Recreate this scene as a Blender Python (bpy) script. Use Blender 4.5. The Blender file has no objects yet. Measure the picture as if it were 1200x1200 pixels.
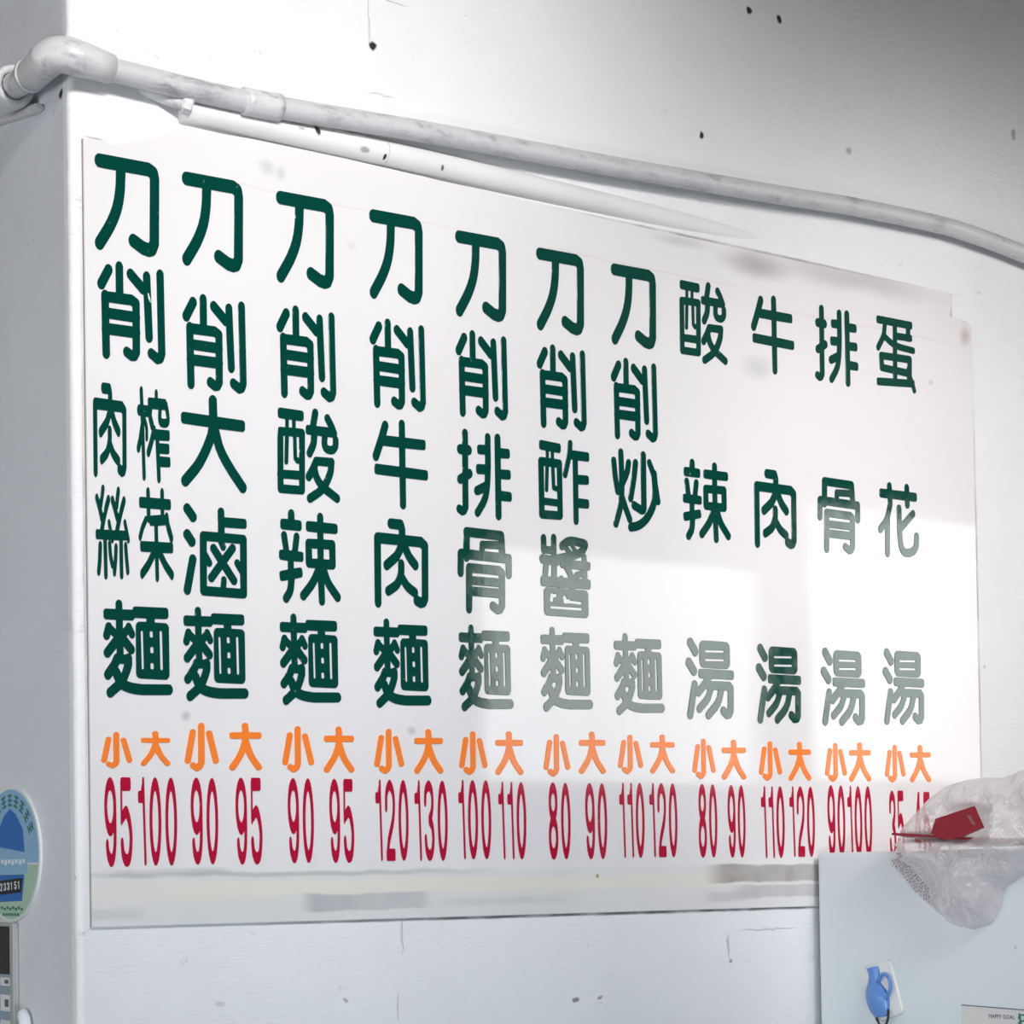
import bpy, bmesh, math, random
from mathutils import Vector, Matrix, noise
from mathutils.bvhtree import BVHTree

random.seed(7)
S = bpy.context.scene
COL = S.collection

# ------------------------------------------------------------------ camera
cam_d = bpy.data.cameras.new('camera')
cam = bpy.data.objects.new('camera', cam_d)
COL.objects.link(cam)
cam_d.sensor_width = 36.0
cam_d.lens = 2530 / 1200 * 36.0
cam_d.shift_y = 0.30360
RT = Vector((0.800900, -0.598600, -0.015385)); UP = Vector((-0.001814, -0.028120, 0.999603)); FW = Vector((0.598795, 0.800554, 0.023607))
cam.matrix_world = Matrix(((RT.x, UP.x, -FW.x, -1.324085), (RT.y, UP.y, -FW.y, -2.746621), (RT.z, UP.z, -FW.z, 1.6), (0, 0, 0, 1)))
S.camera = cam

# ------------------------------------------------------------------ sky, added lights, exposure
world = bpy.data.worlds.new('sky')
S.world = world
world.use_nodes = True
bg = world.node_tree.nodes['Background']
bg.inputs[0].default_value = (0.98, 0.985, 0.97, 1)
bg.inputs[1].default_value = 5.0
S.view_settings.view_transform = 'Standard'
S.view_settings.look = 'None'
S.view_settings.gamma = 1
S.view_settings.exposure = -0.17

def area(name, loc, target, sx, sy, power, color=(1, 1, 1), spread=180):
    d = bpy.data.lights.new(name, 'AREA')
    d.shape = 'RECTANGLE'; d.size = sx; d.size_y = sy
    d.energy = power; d.color = color; d.spread = math.radians(spread)
    o = bpy.data.objects.new(name, d)
    COL.objects.link(o)
    o.location = loc
    o.rotation_euler = (Vector(target) - Vector(loc)).to_track_quat('-Z', 'Y').to_euler()
    return o
def spot(name, loc, target, angle, blend, power, color=(1, 1, 1), size=.06):
    d = bpy.data.lights.new(name, 'SPOT')
    d.energy = power; d.color = color; d.spot_size = math.radians(angle); d.spot_blend = blend; d.shadow_soft_size = size
    o = bpy.data.objects.new(name, d); COL.objects.link(o); o.location = loc
    o.rotation_euler = (Vector(target) - Vector(loc)).to_track_quat('-Z', 'Y').to_euler()
    return o
spot('key_spot', (-0.35, -2.35, 3.3), (-0.02, 0, 2.62), 62, 1, 230, (1, .98, .98), .16)  # three added spots, no real fixtures, shaping the brightness across the wall
spot('key_spot_mid', (0.35, -2.3, 3.2), (0.80, 0, 2.34), 60, 1, 98, (1, .975, .975), .2)
spot('key_spot_far', (0.85, -2.3, 2.8), (2.0, 0, 2.05), 54, 1, 245, (1, .955, .95), .25)
area('low_fill', (-0.5, -2.3, 0.95), (0.75, 0, 1.25), .9, .15, 7.5, (.72, .86, 1.0), 90)  # added cool fill that lifts the low wall and refrigerator


# ------------------------------------------------------------------ materials
class NT:
    def __init__(s, name):
        s.m = bpy.data.materials.new(name); s.m.use_nodes = True
        s.t = s.m.node_tree; s.b = s.t.nodes['Principled BSDF']; s.out = s.t.nodes['Material Output']
        s.co = s.t.nodes.new('ShaderNodeTexCoord').outputs['Object']
    def n(s, kind, **kw):
        x = s.t.nodes.new(kind)
        for k, v in kw.items():
            if k.startswith('i_'):
                x.inputs[int(k[2:]) if k[2:].isdigit() else k[2:].replace('_', ' ')].default_value = v
            else: setattr(x, k, v)
        return x
    def l(s, a, b): s.t.links.new(a, b)
    def math(s, op, a, b=None, c=None):
        x = s.n('ShaderNodeMath', operation=op)
        for i, v in enumerate((a, b, c)):
            if v is None: continue
            if isinstance(v, (int, float)): x.inputs[i].default_value = v
            else: s.l(v, x.inputs[i])
        return x.outputs[0]
    def noise(s, scale, detail=4, rough=.55, stretch=None, co=None):
        c = co or s.co
        if stretch:
            mp = s.n('ShaderNodeMapping'); mp.inputs['Scale'].default_value = stretch; s.l(c, mp.inputs[0]); c = mp.outputs[0]
        x = s.n('ShaderNodeTexNoise'); x.inputs['Scale'].default_value = scale
        x.inputs['Detail'].default_value = detail; x.inputs['Roughness'].default_value = rough
        s.l(c, x.inputs['Vector']); return x.outputs['Fac']
    def warped(s, amp, scale, co=None):
        c = co or s.co
        x = s.n('ShaderNodeTexNoise'); x.inputs['Scale'].default_value = scale; x.inputs['Detail'].default_value = 3; s.l(c, x.inputs['Vector'])
        a = s.n('ShaderNodeVectorMath', operation='SUBTRACT'); s.l(x.outputs['Color'], a.inputs[0]); a.inputs[1].default_value = (.5, .5, .5)
        b = s.n('ShaderNodeVectorMath', operation='SCALE'); s.l(a.outputs[0], b.inputs[0]); b.inputs['Scale'].default_value = amp
        d = s.n('ShaderNodeVectorMath', operation='ADD'); s.l(c, d.inputs[0]); s.l(b.outputs[0], d.inputs[1]); return d.outputs[0]
    def ramp(s, v, lo, hi, a=0., b=1.):
        x = s.n('ShaderNodeMapRange', interpolation_type='SMOOTHSTEP')
        s.l(v, x.inputs['Value'])
        for i, q in zip(('From Min', 'From Max', 'To Min', 'To Max'), (lo, hi, a, b)): x.inputs[i].default_value = q
        return x.outputs[0]
    def blob(s, co, cx, cz, rx, rz, soft=.6, amt=1., axes='xz'):   # an elliptical stain on the surface, 1 inside
        a = s.n('ShaderNodeVectorMath', operation='SUBTRACT'); s.l(co, a.inputs[0])
        a.inputs[1].default_value = (cx, 0, cz) if axes == 'xz' else (0, cx, cz)
        m = s.n('ShaderNodeVectorMath', operation='MULTIPLY'); s.l(a.outputs[0], m.inputs[0])
        m.inputs[1].default_value = (1 / rx, 0, 1 / rz) if axes == 'xz' else (0, 1 / rx, 1 / rz)
        d = s.n('ShaderNodeVectorMath', operation='LENGTH'); s.l(m.outputs[0], d.inputs[0])
        return s.ramp(d.outputs['Value'], 1 - soft, 1, amt, 0.)
    def band(s, co, cx, cz, rx, rz, soft=.3, amt=1.):              # a straight-sided stain
        sp = s.n('ShaderNodeSeparateXYZ'); s.l(co, sp.inputs[0])
        u = s.math('DIVIDE', s.math('ABSOLUTE', s.math('SUBTRACT', sp.outputs[0], cx)), rx)
        v = s.math('DIVIDE', s.math('ABSOLUTE', s.math('SUBTRACT', sp.outputs[2], cz)), rz)
        if not hasattr(s, 'patchy'): s.patchy = s.ramp(s.noise(5, 4, .6), (.36), .62, .6, 1.)
        return s.math('MULTIPLY', s.patchy, s.math('MULTIPLY', s.ramp(u, 1 - min(.5, soft), 1, 1., 0.), s.ramp(v, 1 - soft, 1, amt, 0.)))
    def mixc(s, fac, a, b):
        x = s.n('ShaderNodeMix', data_type='RGBA')
        if isinstance(fac, (int, float)): x.inputs[0].default_value = fac
        else: s.l(fac, x.inputs[0])
        for i, v in ((6, a), (7, b)):
            if isinstance(v, tuple): x.inputs[i].default_value = (*v, 1)
            else: s.l(v, x.inputs[i])
        return x.outputs[2]
    def bump(s, h, strength=.2, dist=.002, prev=None):
        x = s.n('ShaderNodeBump'); x.inputs['Strength'].default_value = strength; x.inputs['Distance'].default_value = dist
        s.l(h, x.inputs['Height'])
        if prev: s.l(prev, x.inputs['Normal'])
        return x.outputs[0]
    def done(s, color=None, rough=None, normal=None, **kw):
        for k, v in (('Base Color', color), ('Roughness', rough), ('Normal', normal)):
            if v is None: continue
            if isinstance(v, tuple): s.b.inputs[k].default_value = (*v, 1)
            elif isinstance(v, (int, float)): s.b.inputs[k].default_value = v
            else: s.l(v, s.b.inputs[k])
        for k, v in kw.items(): s.b.inputs[k.replace('_', ' ')].default_value = v
        return s.m

def plain(name, color, rough=.5, nscale=60, nb=.05, var=.06, **kw):
    t = NT(name)
    f = t.noise(nscale, 3)
    c2 = tuple(min(1, c * (1 - var)) for c in color)
    return t.done(t.mixc(f, color, c2), rough, t.bump(f, nb, .001), **kw)

def wall_paint(name, color, holes=(), cracks=(), edge_shade=(), axes='xz', streak=(1.0, 1.0, 7.0), extra=None):
    t = NT(name)
    w = t.warped(.014, 55)
    big = t.noise(2.2, 5)
    col = t.mixc(t.ramp(big, .35, .7), color, tuple(c * .965 for c in color))
    grain = t.noise(150, 4, .6)
    br = t.noise(34, 4, .6, stretch=streak)
    lump = t.noise(9, 3, .5)
    chips = t.noise(26, 5, .62, co=t.warped(.05, 12))
    peel = t.ramp(chips, .66, .70)
    n1 = t.bump(grain, .35, .0015)
    n2 = t.bump(br, .42, .004, n1)
    n3 = t.bump(lump, .5, .010, n2)
    nn = t.bump(peel, .6, .0025, n3)
    wl = t.warped(.012, 30)
    for (cx, cz, rx, rz) in cracks:
        m = t.blob(wl, cx, cz, rx, rz, .55, 1, axes)
        col = t.mixc(t.math('MULTIPLY', m, .55), col, tuple(c * .55 for c in color))
        nn = t.bump(m, .5, .003, nn)
    for (cx, cz, rx, rz, c, a) in holes:
        m = t.blob(w, cx, cz, rx, rz, .5, a, axes)
        col = t.mixc(m, col, c)
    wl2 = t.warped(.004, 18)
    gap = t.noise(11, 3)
    for (cx, cz, rx, rz, c, a) in edge_shade:
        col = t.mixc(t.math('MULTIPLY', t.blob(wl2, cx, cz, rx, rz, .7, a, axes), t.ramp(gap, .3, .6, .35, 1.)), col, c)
    return t.done(col, .62, nn)

DK = (.015, .014, .014)
M = {}
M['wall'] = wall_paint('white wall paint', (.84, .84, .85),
    holes=[(.4867, 2.8745, .0085, .0095, DK, 1), (1.2781, 3.1102, .0085, .0085, DK, 1), (1.3503, 3.1099, .007, .011, DK, 1), (1.1603, 2.8667, .0065, .009, DK, 1),
           (1.9752, 3.0249, .010, .014, (.2, .2, .21), .6), (1.5206, 2.9069, .009, .008, (.3, .3, .31), .6),
           (.4139, 1.4148, .005, .004, (.25, .25, .25), .6), (.8546, 1.395, .010, .005, (.12, .13, .15), .8), (.905, 1.395, .008, .004, (.12, .13, .15), .7),
           (.2, 1.42, .010, .006, (.5, .5, .5), .5), (1.19, 1.47, .004, .026, (.45, .40, .34), .7), (1.193, 1.445, .005, .005, (.3, .24, .18), .8),
           (1.86, 1.98, .004, .004, (.3, .2, .2), .5)],
    edge_shade=[(.018, 2.6395, .022, .0022, (.4, .38, .36), .8), (-.0045, 2.08, .003, .56, (.35, .33, .31), .6), (.92, 1.5325, .95, .0045, (.14, .13, .12), .9), (1.8425, 2.08, .0065, .56, (.28, .23, .21), .75), (1.30, 2.6845, .58, .005, (.30, .27, .26), .8), (1.785, 2.655, .006, .035, (.35, .3, .28), .8), (1.81, 2.636, .03, .004, (.35, .3, .28), .8)],  # thin shadow lines around the board, painted into the wall colour
    cracks=[(.516, 1.51, .0022, .035), (.508, 1.40, .002, .03), (1.28, 1.497, .08, .0022), (.48, 2.91, .0018, .05), (.50, 2.80, .03, .0016), (.51, 2.95, .05, .0016)])
M['side'] = wall_paint('grey white side wall paint', (.72, .74, .79), holes=[(.028, 2.702, .009, .006, DK, 1)], axes='yz', streak=(1, 1, 5))
M['plain_wall'] = wall_paint('room wall paint', (.27, .27, .28))
M['floor'] = plain('floor tile', (.26, .26, .27), .4, 6)
M['ceil'] = plain('ceiling paint', (.12, .12, .12), .7, 8)

def pipe_mat(name, base, dark, axis_stretch, amount):
    t = NT(name)
    a = t.noise(60, 5, .65, stretch=axis_stretch, co=t.warped(.03, 16))
    b = t.noise(14, 4)
    k = t.math('MULTIPLY', t.ramp(a, .45, .75), t.ramp(b, .35, .6))
    col = t.mixc(t.math('MULTIPLY', k, amount), base, dark)
    c = t.ramp(t.noise(33, 3, co=t.warped(.03, 20)), .73, .77)
    col = t.mixc(t.math('MULTIPLY', c, .8), col, (.08, .07, .07))
    return t.done(col, .38, t.bump(a, .4, .002, t.bump(t.noise(120, 3), .2, .001)), Coat_Weight=.15)
M['pipe'] = pipe_mat('brushed white pipe paint', (.60, .605, .615), (.22, .23, .25), (.25, 1, 1), .8)
M['joint'] = pipe_mat('thick white pipe joint paint', (.68, .68, .69), (.28, .29, .31), (.4, 1, 1), .85)
t = NT('smooth white conduit paint')
wv = t.warped(.012, 40)
cc = t.mixc(t.ramp(t.noise(5, 4), .4, .75), (.79, .78, .785), (.73, .71, .715))
for (cx, cz, rx, rz, a) in ((.3742, 2.7153, .0065, .012, 1), (.318, 2.7235, .016, .004, .6), (.345, 2.712, .008, .004, .4), (.4555, 2.702, .010, .006, .55), (.495, 2.697, .004, .006, 1), (.6, 2.7, .0035, .005, .9), (1.385, 2.703, .010, .006, .7)):
    cc = t.mixc(t.blob(wv, cx, cz, rx, rz, .5, a), cc, (.03, .028, .026))
M['tube'] = t.done(cc, .5, t.bump(t.noise(25, 3), .15, .003))

# menu board acrylic: milky, glossy, with grime in the board's own coordinates
t = NT('milky white acrylic')
w = t.warped(.03, 9)
col = t.mixc(t.ramp(t.noise(1.6, 4), .35, .75), (.795, .775, .775), (.755, .735, .735))
col = t.mixc(t.math('MULTIPLY', t.ramp(t.noise(7, 5), .55, .8), .10), col, (.62, .60, .58))
GR, BR, CRM = (.42, .42, .43), (.30, .27, .24), (.80, .74, .64)
wb = t.warped(.012, 14)
for (cx, cz, rx, rz, c, a, soft) in (
    (.92, .034, 1.0, .044, (.68, .67, .64), .6, .2), (.66, .050, .66, .014, CRM, .75, .5), (.10, .046, .2, .018, CRM, .5, .6), (1.05, .050, .22, .011, CRM, .6, .6),
    (.30, .071, .42, .0055, GR, .6, .8), (.12, .0745, .12, .007, GR, .55, .7), (.4505, .027, .125, .015, (.40, .40, .42), .75, .3), (.03, .018, .06, .012, GR, .4, .7), (.72, .024, .16, .009, GR, .3, .7),
    (1.42, .060, .30, .0175, BR, 1., .25), (1.43, .028, .26, .013, (.38, .37, .37), .8, .35), (1.2, .022, .08, .012, GR, .5, .6)):
    col = t.mixc(t.band(wb, cx, cz, rx, rz, soft, a), col, c)
for (cx, cz, rx, rz, c, a, soft) in (
    (1.2757, 1.1241, .11, .034, (.38, .36, .38), .75, .95), (1.10, 1.136, .09, .014, (.5, .48, .5), .5, .95), (.2916, 1.1147, .02, .018, GR, .45, .95), (.3148, 1.11, .013, .016, GR, .45, .95), (.44, 1.02, .014, .012, GR, .2, .95),
    (1.2732, .9407, .055, .032, GR, .4, .95), (.1479, .299, .012, .010, GR, .7, .95), (.5356, .2877, .012, .009, GR, .6, .95), (1.5193, 1.136, .30, .034, (.46, .43, .44), .6, .95),
    (.8981, .0606, .004, .004, (.35, .2, .05), .9, .6), (1.8202, 1.0713, .022, .03, (.42, .35, .31), .6, .9), (1.7202, .9709, .010, .008, (.5, .4, .36), .5, .95)):
    col = t.mixc(t.blob(wb if rz < .03 else w, cx, cz, rx, rz, soft, a), col, c)
for x0_, z0_, x1_, z1_ in ((.16, 1.075, .70, 1.085), (.70, 1.083, 1.30, 1.073), (1.28, 1.062, 1.84, 1.045)):
    col = t.mixc(t.band(wb, (x0_ + x1_) / 2, (z0_ + z1_) / 2, (x1_ - x0_) / 2, .0028, .8, .28), col, (.66, .56, .50))
rs = t.ramp(t.noise(60, 4), .3, .8, .035, .07)
M['board'] = t.done(col, rs, t.bump(t.noise(3, 2), .02, .01), IOR=1.5, Specular_IOR_Level=.5)

def vinyl(name, color, ior=1.65, lvl=.5):
    t = NT(name)
    f = t.noise(45, 4)
    sp = t.ramp(t.noise(110, 2), .73, .77)
    return t.done(t.mixc(t.math('MULTIPLY', sp, .25), t.mixc(f, color, tuple(c * .9 for c in color)), (.5, .55, .5)), t.ramp(f, .3, .7, .04, .09), t.bump(t.noise(260, 2), .03, .0005, t.bump(t.noise(30, 2), .03, .002)), IOR=ior, Specular_IOR_Level=lvl)
M['green'] = vinyl('dark green vinyl', (.0005, .056, .040))
M['orange'] = vinyl('orange vinyl', (.97, .235, .036), 1.45, .3)
M['red'] = vinyl('crimson vinyl', (.47, .008, .042), 1.45, .35)
M['glue'] = plain('dried white glue', (.80, .80, .80), .5)

t = NT('pale enamel steel')
rust = t.ramp(t.noise(42, 4), .73, .77)
fc = t.mixc(t.noise(3, 4), (.74, .795, .815), (.69, .745, .77))
M['enamel'] = t.done(t.mixc(t.math('MULTIPLY', rust, .7), fc, (.15, .12, .10)), .38, t.bump(t.noise(90, 3), .08, .001), Coat_Weight=.2)
M['edge'] = plain('shade-darkened cut acrylic edge', (.33, .30, .28), .5)  # panel sides coloured dark to paint the board's thin shadow outline
M['gasket'] = plain('grey rubber gasket', (.35, .36, .36), .6)
M['chrome'] = plain('brushed metal', (.60, .60, .60), .3, Metallic=.9)
M['tile'] = plain('white glazed tile', (.82, .84, .82), .2)
M['jug'] = plain('blue glazed ceramic', (.13, .30, .72), .28, 40, .1, .22)
M['black'] = plain('black cord', (.012, .012, .013), .5)
M['paper'] = plain('white paper', (.72, .70, .68), .6)
M['ink'] = plain('grey printing ink', (.10, .10, .12), .6)
M['bluegreen'] = plain('green printing ink', (.01, .20, .13), .6)
M['redcard'] = plain('dark red coated card', (.27, .004, .018), .35, 30, .1, .15)
M['plate'] = plain('white enamel plaque', (.72, .76, .75), .3)
M['palegreen'] = plain('pale green print', (.40, .60, .45), .4)
M['skyblue'] = plain('light blue print', (.27, .48, .70), .4)
M['blue'] = plain('deep blue print', (.02, .15, .50), .4)
M['darkgreen'] = plain('dark green print', (.03, .16, .12), .4)
M['white'] = plain('white print', (.75, .78, .82), .4)
M['steel'] = plain('grey green painted frame', (.42, .44, .42), .45, 50, .1, .12)
M['glass'] = plain('dark screen glass', (.02, .018, .018), .08)
M['panelblue'] = plain('grey blue panel', (.28, .38, .47), .4)

t = NT('thin clear plastic film')
tr = t.n('ShaderNodeBsdfTransparent'); tr.inputs[0].default_value = (.96, .95, .95, 1)
lw = t.n('ShaderNodeLayerWeight'); lw.inputs[0].default_value = .35
wr = t.noise(28, 4, .6, co=t.warped(.06, 12))
nb = t.bump(wr, .16, .004)
t.l(nb, lw.inputs['Normal'])
f = t.math('ADD', t.math('MULTIPLY', lw.outputs['Facing'], .55), t.ramp(wr, .35, .75, .24, .32))
t.done((.84, .81, .82), .14, nb, Specular_IOR_Level=1.0)
mx = t.n('ShaderNodeMixShader'); t.l(t.math('MINIMUM', f, .85), mx.inputs[0]); t.l(tr.outputs[0], mx.inputs[1]); t.l(t.b.outputs[0], mx.inputs[2]); t.l(mx.outputs[0], t.out.inputs[0])
M['film'] = t.m

# ------------------------------------------------------------------ mesh helpers
def link(name, bm, mat, parent=None, smooth=False):
    me = bpy.data.meshes.new(name)
    bmesh.ops.recalc_face_normals(bm, faces=bm.faces)
    bm.to_mesh(me); bm.free()
    o = bpy.data.objects.new(name, me); COL.objects.link(o)
    me.materials.append(mat)
    if smooth:
        for p in me.polygons: p.use_smooth = True
    if parent is not None:
        o.parent = parent
        o.matrix_parent_inverse = Matrix.Translation(-parent.location)
    return o
def tag(o, label, cat, group=None):
    o['label'] = label; o['category'] = cat
    if group: o['group'] = group
    return o
def thing(name, loc, label, cat, group=None):
    o = bpy.data.objects.new(name, None); COL.objects.link(o); o.location = loc
    return tag(o, label, cat, group)
def struct(name, bm, mat, smooth=False):
    o = link(name, bm, mat, None, smooth); o['kind'] = 'structure'; return o
def box(bm, a, b, bev=0, seg=3):
    r = bmesh.ops.create_cube(bm, size=1)
    c = [(a[i] + b[i]) / 2 for i in range(3)]; s = [abs(b[i] - a[i]) for i in range(3)]
    for v in r['verts']: v.co = Vector((v.co.x * s[0] + c[0], v.co.y * s[1] + c[1], v.co.z * s[2] + c[2]))
    if bev:
        es = list({e for v in r['verts'] for e in v.link_edges})
        bmesh.ops.bevel(bm, geom=es, offset=bev, segments=seg, affect='EDGES', profile=.5)
    return bm
def smooth_path(p, n=8):
    p = [Vector(q) for q in p]; q = [2 * p[0] - p[1]] + p + [2 * p[-1] - p[-2]]; out = []
    for i in range(len(p) - 1):
        a, b, c, d = q[i:i + 4]
        for k in range(n):
            s = k / n
            out.append(.5 * ((2 * b) + (c - a) * s + (2 * a - 5 * b + 4 * c - d) * s * s + (-a + 3 * b - 3 * c + d) * s ** 3))
    return out + [p[-1]]
def sweep(bm, pts, rad, seg=24, caps=True):
    pts = [Vector(p) for p in pts]; n = len(pts)
    R = rad if isinstance(rad, (list, tuple)) else [rad] * n
    T = [(pts[min(i + 1, n - 1)] - pts[max(i - 1, 0)]).normalized() for i in range(n)]
    u = T[0].orthogonal().normalized(); rings = []
    for i in range(n):
        u = (u - T[i] * u.dot(T[i])).normalized(); v = T[i].cross(u)
        rings.append([bm.verts.new(pts[i] + (u * math.cos(2 * math.pi * k / seg) + v * math.sin(2 * math.pi * k / seg)) * R[i]) for k in range(seg)])
    for a, b in zip(rings, rings[1:]):
        for k in range(seg): bm.faces.new((a[k], a[(k + 1) % seg], b[(k + 1) % seg], b[k]))
    if caps: bm.faces.new(rings[0][::-1]); bm.faces.new(rings[-1])
    return bm
def prism(bm, poly, f0, f1):          # poly of 2-D points, f0/f1 map (a, b) to the two faces
    A = [bm.verts.new(f0(*p)) for p in poly]; B = [bm.verts.new(f1(*p)) for p in poly]
    bm.faces.new(A); bm.faces.new(B[::-1])
    for i in range(len(poly)):
        j = (i + 1) % len(poly); bm.faces.new((A[i], B[i], B[j], A[j]))
    return bm
def cut_letters(name, loops, x0, z0, x1, z1, y, mat, parent, thick=.0016, bev=.0003):
    """vinyl letters: 2-D outlines (0..1, y down) filled, given thickness and stood up on the board"""
    cu = bpy.data.curves.new(name, 'CURVE'); cu.dimensions = '2D'; cu.fill_mode = 'BOTH'
    for lp in loops:
        sp = cu.splines.new('POLY'); sp.points.add(len(lp) - 1); sp.use_cyclic_u = True
        for q, (a, b) in zip(sp.points, lp): q.co = (x0 + a * (x1 - x0), z1 - b * (z1 - z0), 0, 1)
    cu.extrude = thick / 2 - bev; cu.bevel_depth = bev; cu.bevel_resolution = 1; cu.offset = -bev
    tmp = bpy.data.objects.new('tmp', cu); COL.objects.link(tmp)
    dg = bpy.context.evaluated_depsgraph_get()
    me = bpy.data.meshes.new_from_object(tmp.evaluated_get(dg))
    bpy.data.objects.remove(tmp); bpy.data.curves.remove(cu)
    me.transform(Matrix(((1, 0, 0, 0), (0, 0, -1, y - thick / 2), (0, 1, 0, 0), (0, 0, 0, 1))))
    me.name = name; me.materials.clear(); me.materials.append(mat)
    o = bpy.data.objects.new(name, me); COL.objects.link(o)
    o.parent = parent
    return o

# ------------------------------------------------------------------ the room
XC = -0.020
bm = bmesh.new()                                   # wall with the menu board, its left end rounded over
prof = [(XC, .02)] + [(XC + .010 - .010 * math.cos(a), .010 - .010 * math.sin(a)) for a in [i * math.pi / 16 for i in range(9)]]
prof += [(x, 0) for x in (.5, 1.2, 2, 3, 5, 7.6)]
cols = [[bm.verts.new((x, y, z)) for z in (0, 1.2, 2.4, 3.7)] for x, y in prof]
for a, b in zip(cols, cols[1:]):
    for k in range(3): bm.faces.new((a[k], b[k], b[k + 1], a[k + 1]))
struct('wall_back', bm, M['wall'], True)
bm = bmesh.new(); box(bm, (XC, .02, 0), (XC + .15, 1.6, 3.7)); struct('wall_left', bm, M['side'])
bm = bmesh.new(); box(bm, (-4, 1.6, 0), (.13, 1.75, 3.7)); struct('wall_rear', bm, M['plain_wall'])
bm = bmesh.new(); box(bm, (-4.2, -4.8, -.1), (7.8, 1.75, 0)); struct('floor', bm, M['floor'])
bm = bmesh.new(); box(bm, (-4.2, -4.8, 3.7), (7.8, 1.75, 3.85)); struct('ceiling', bm, M['ceil'])
bm = bmesh.new(); box(bm, (7.6, -4.8, 0), (7.8, 0, 3.7)); struct('wall_right', bm, M['plain_wall'])
def slab(bm, x0, x1, z0, z1, y0=-4.8, y1=-4.6): box(bm, (x0, y0, z0), (x1, y1, z1))
bm = bmesh.new()                                   # street side with two high windows
for r in ((-4.2, 4.02, 0, 3.7), (4.02, 5.74, 0, 1.95), (4.02, 5.74, 3.05, 3.7), (5.74, 5.96, 0, 3.7), (5.96, 7.4, 0, 1.98), (5.96, 7.4, 3.40, 3.7), (7.4, 7.6, 0, 3.7)): slab(bm, *r)
struct('wall_front', bm, M['plain_wall'])
bm = bmesh.new()                                   # shop entrance open to the street on the left
for r in ((-4.8, -3.2, 0, 3.7), (-3.2, 1.0, 2.3, 3.7), (-3.2, 1.0, 0, .9), (1.0, 1.75, 0, 3.7)): box(bm, (-4.2, r[0], r[2]), (-4.0, r[1], r[3]))
struct('wall_street', bm, M['plain_wall'])
for i, (a, b, c, d) in enumerate(((4.02, 5.74, 1.95, 3.05), (5.96, 7.4, 1.98, 3.40))):
    bm = bmesh.new()
    for q in ((a, a + .05, c, d), (b - .05, b, c, d), (a + .05, b - .05, c, c + .05), (a + .05, b - .05, d - .05, d)): slab(bm, *q, -4.72, -4.66)
    struct('window_%d' % (i + 1), bm, M['chrome'])


# ------------------------------------------------------------------ menu board
ZB = 1.534624
board = thing('menu_board', (0, 0, ZB), 'white acrylic wall menu board with green noodle and soup names, orange sizes and crimson prices', 'menu board')
PANEL = [(-.0025, 1.1), (.0341, 1.1035), (.0379, 1.0969), (.094, 1.115), (.1556, 1.1466), (.2753, 1.1512), (.4235, 1.1524), (.58, 1.151), (.8149, 1.1464), (1.1087, 1.1463),
         (1.7878, 1.1482), (1.7800, 1.125), (1.7746, 1.1041), (1.7888, 1.1029), (1.8366, 1.0966), (1.8369, 0), (-.0024, 0)]
bm = bmesh.new()
prism(bm, PANEL, lambda a, b: (a, -.0005, b), lambda a, b: (a, -.006, b))
bmesh.ops.bevel(bm, geom=[e for e in bm.edges if all(abs(v.co.y + .006) < 1e-5 for v in e.verts)], offset=.0007, segments=2, affect='EDGES')
panel = link('acrylic_panel', bm, M['board'], None); panel.parent = board
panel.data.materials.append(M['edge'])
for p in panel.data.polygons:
    if abs(p.normal.y) < .5: p.material_index = 1
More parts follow.
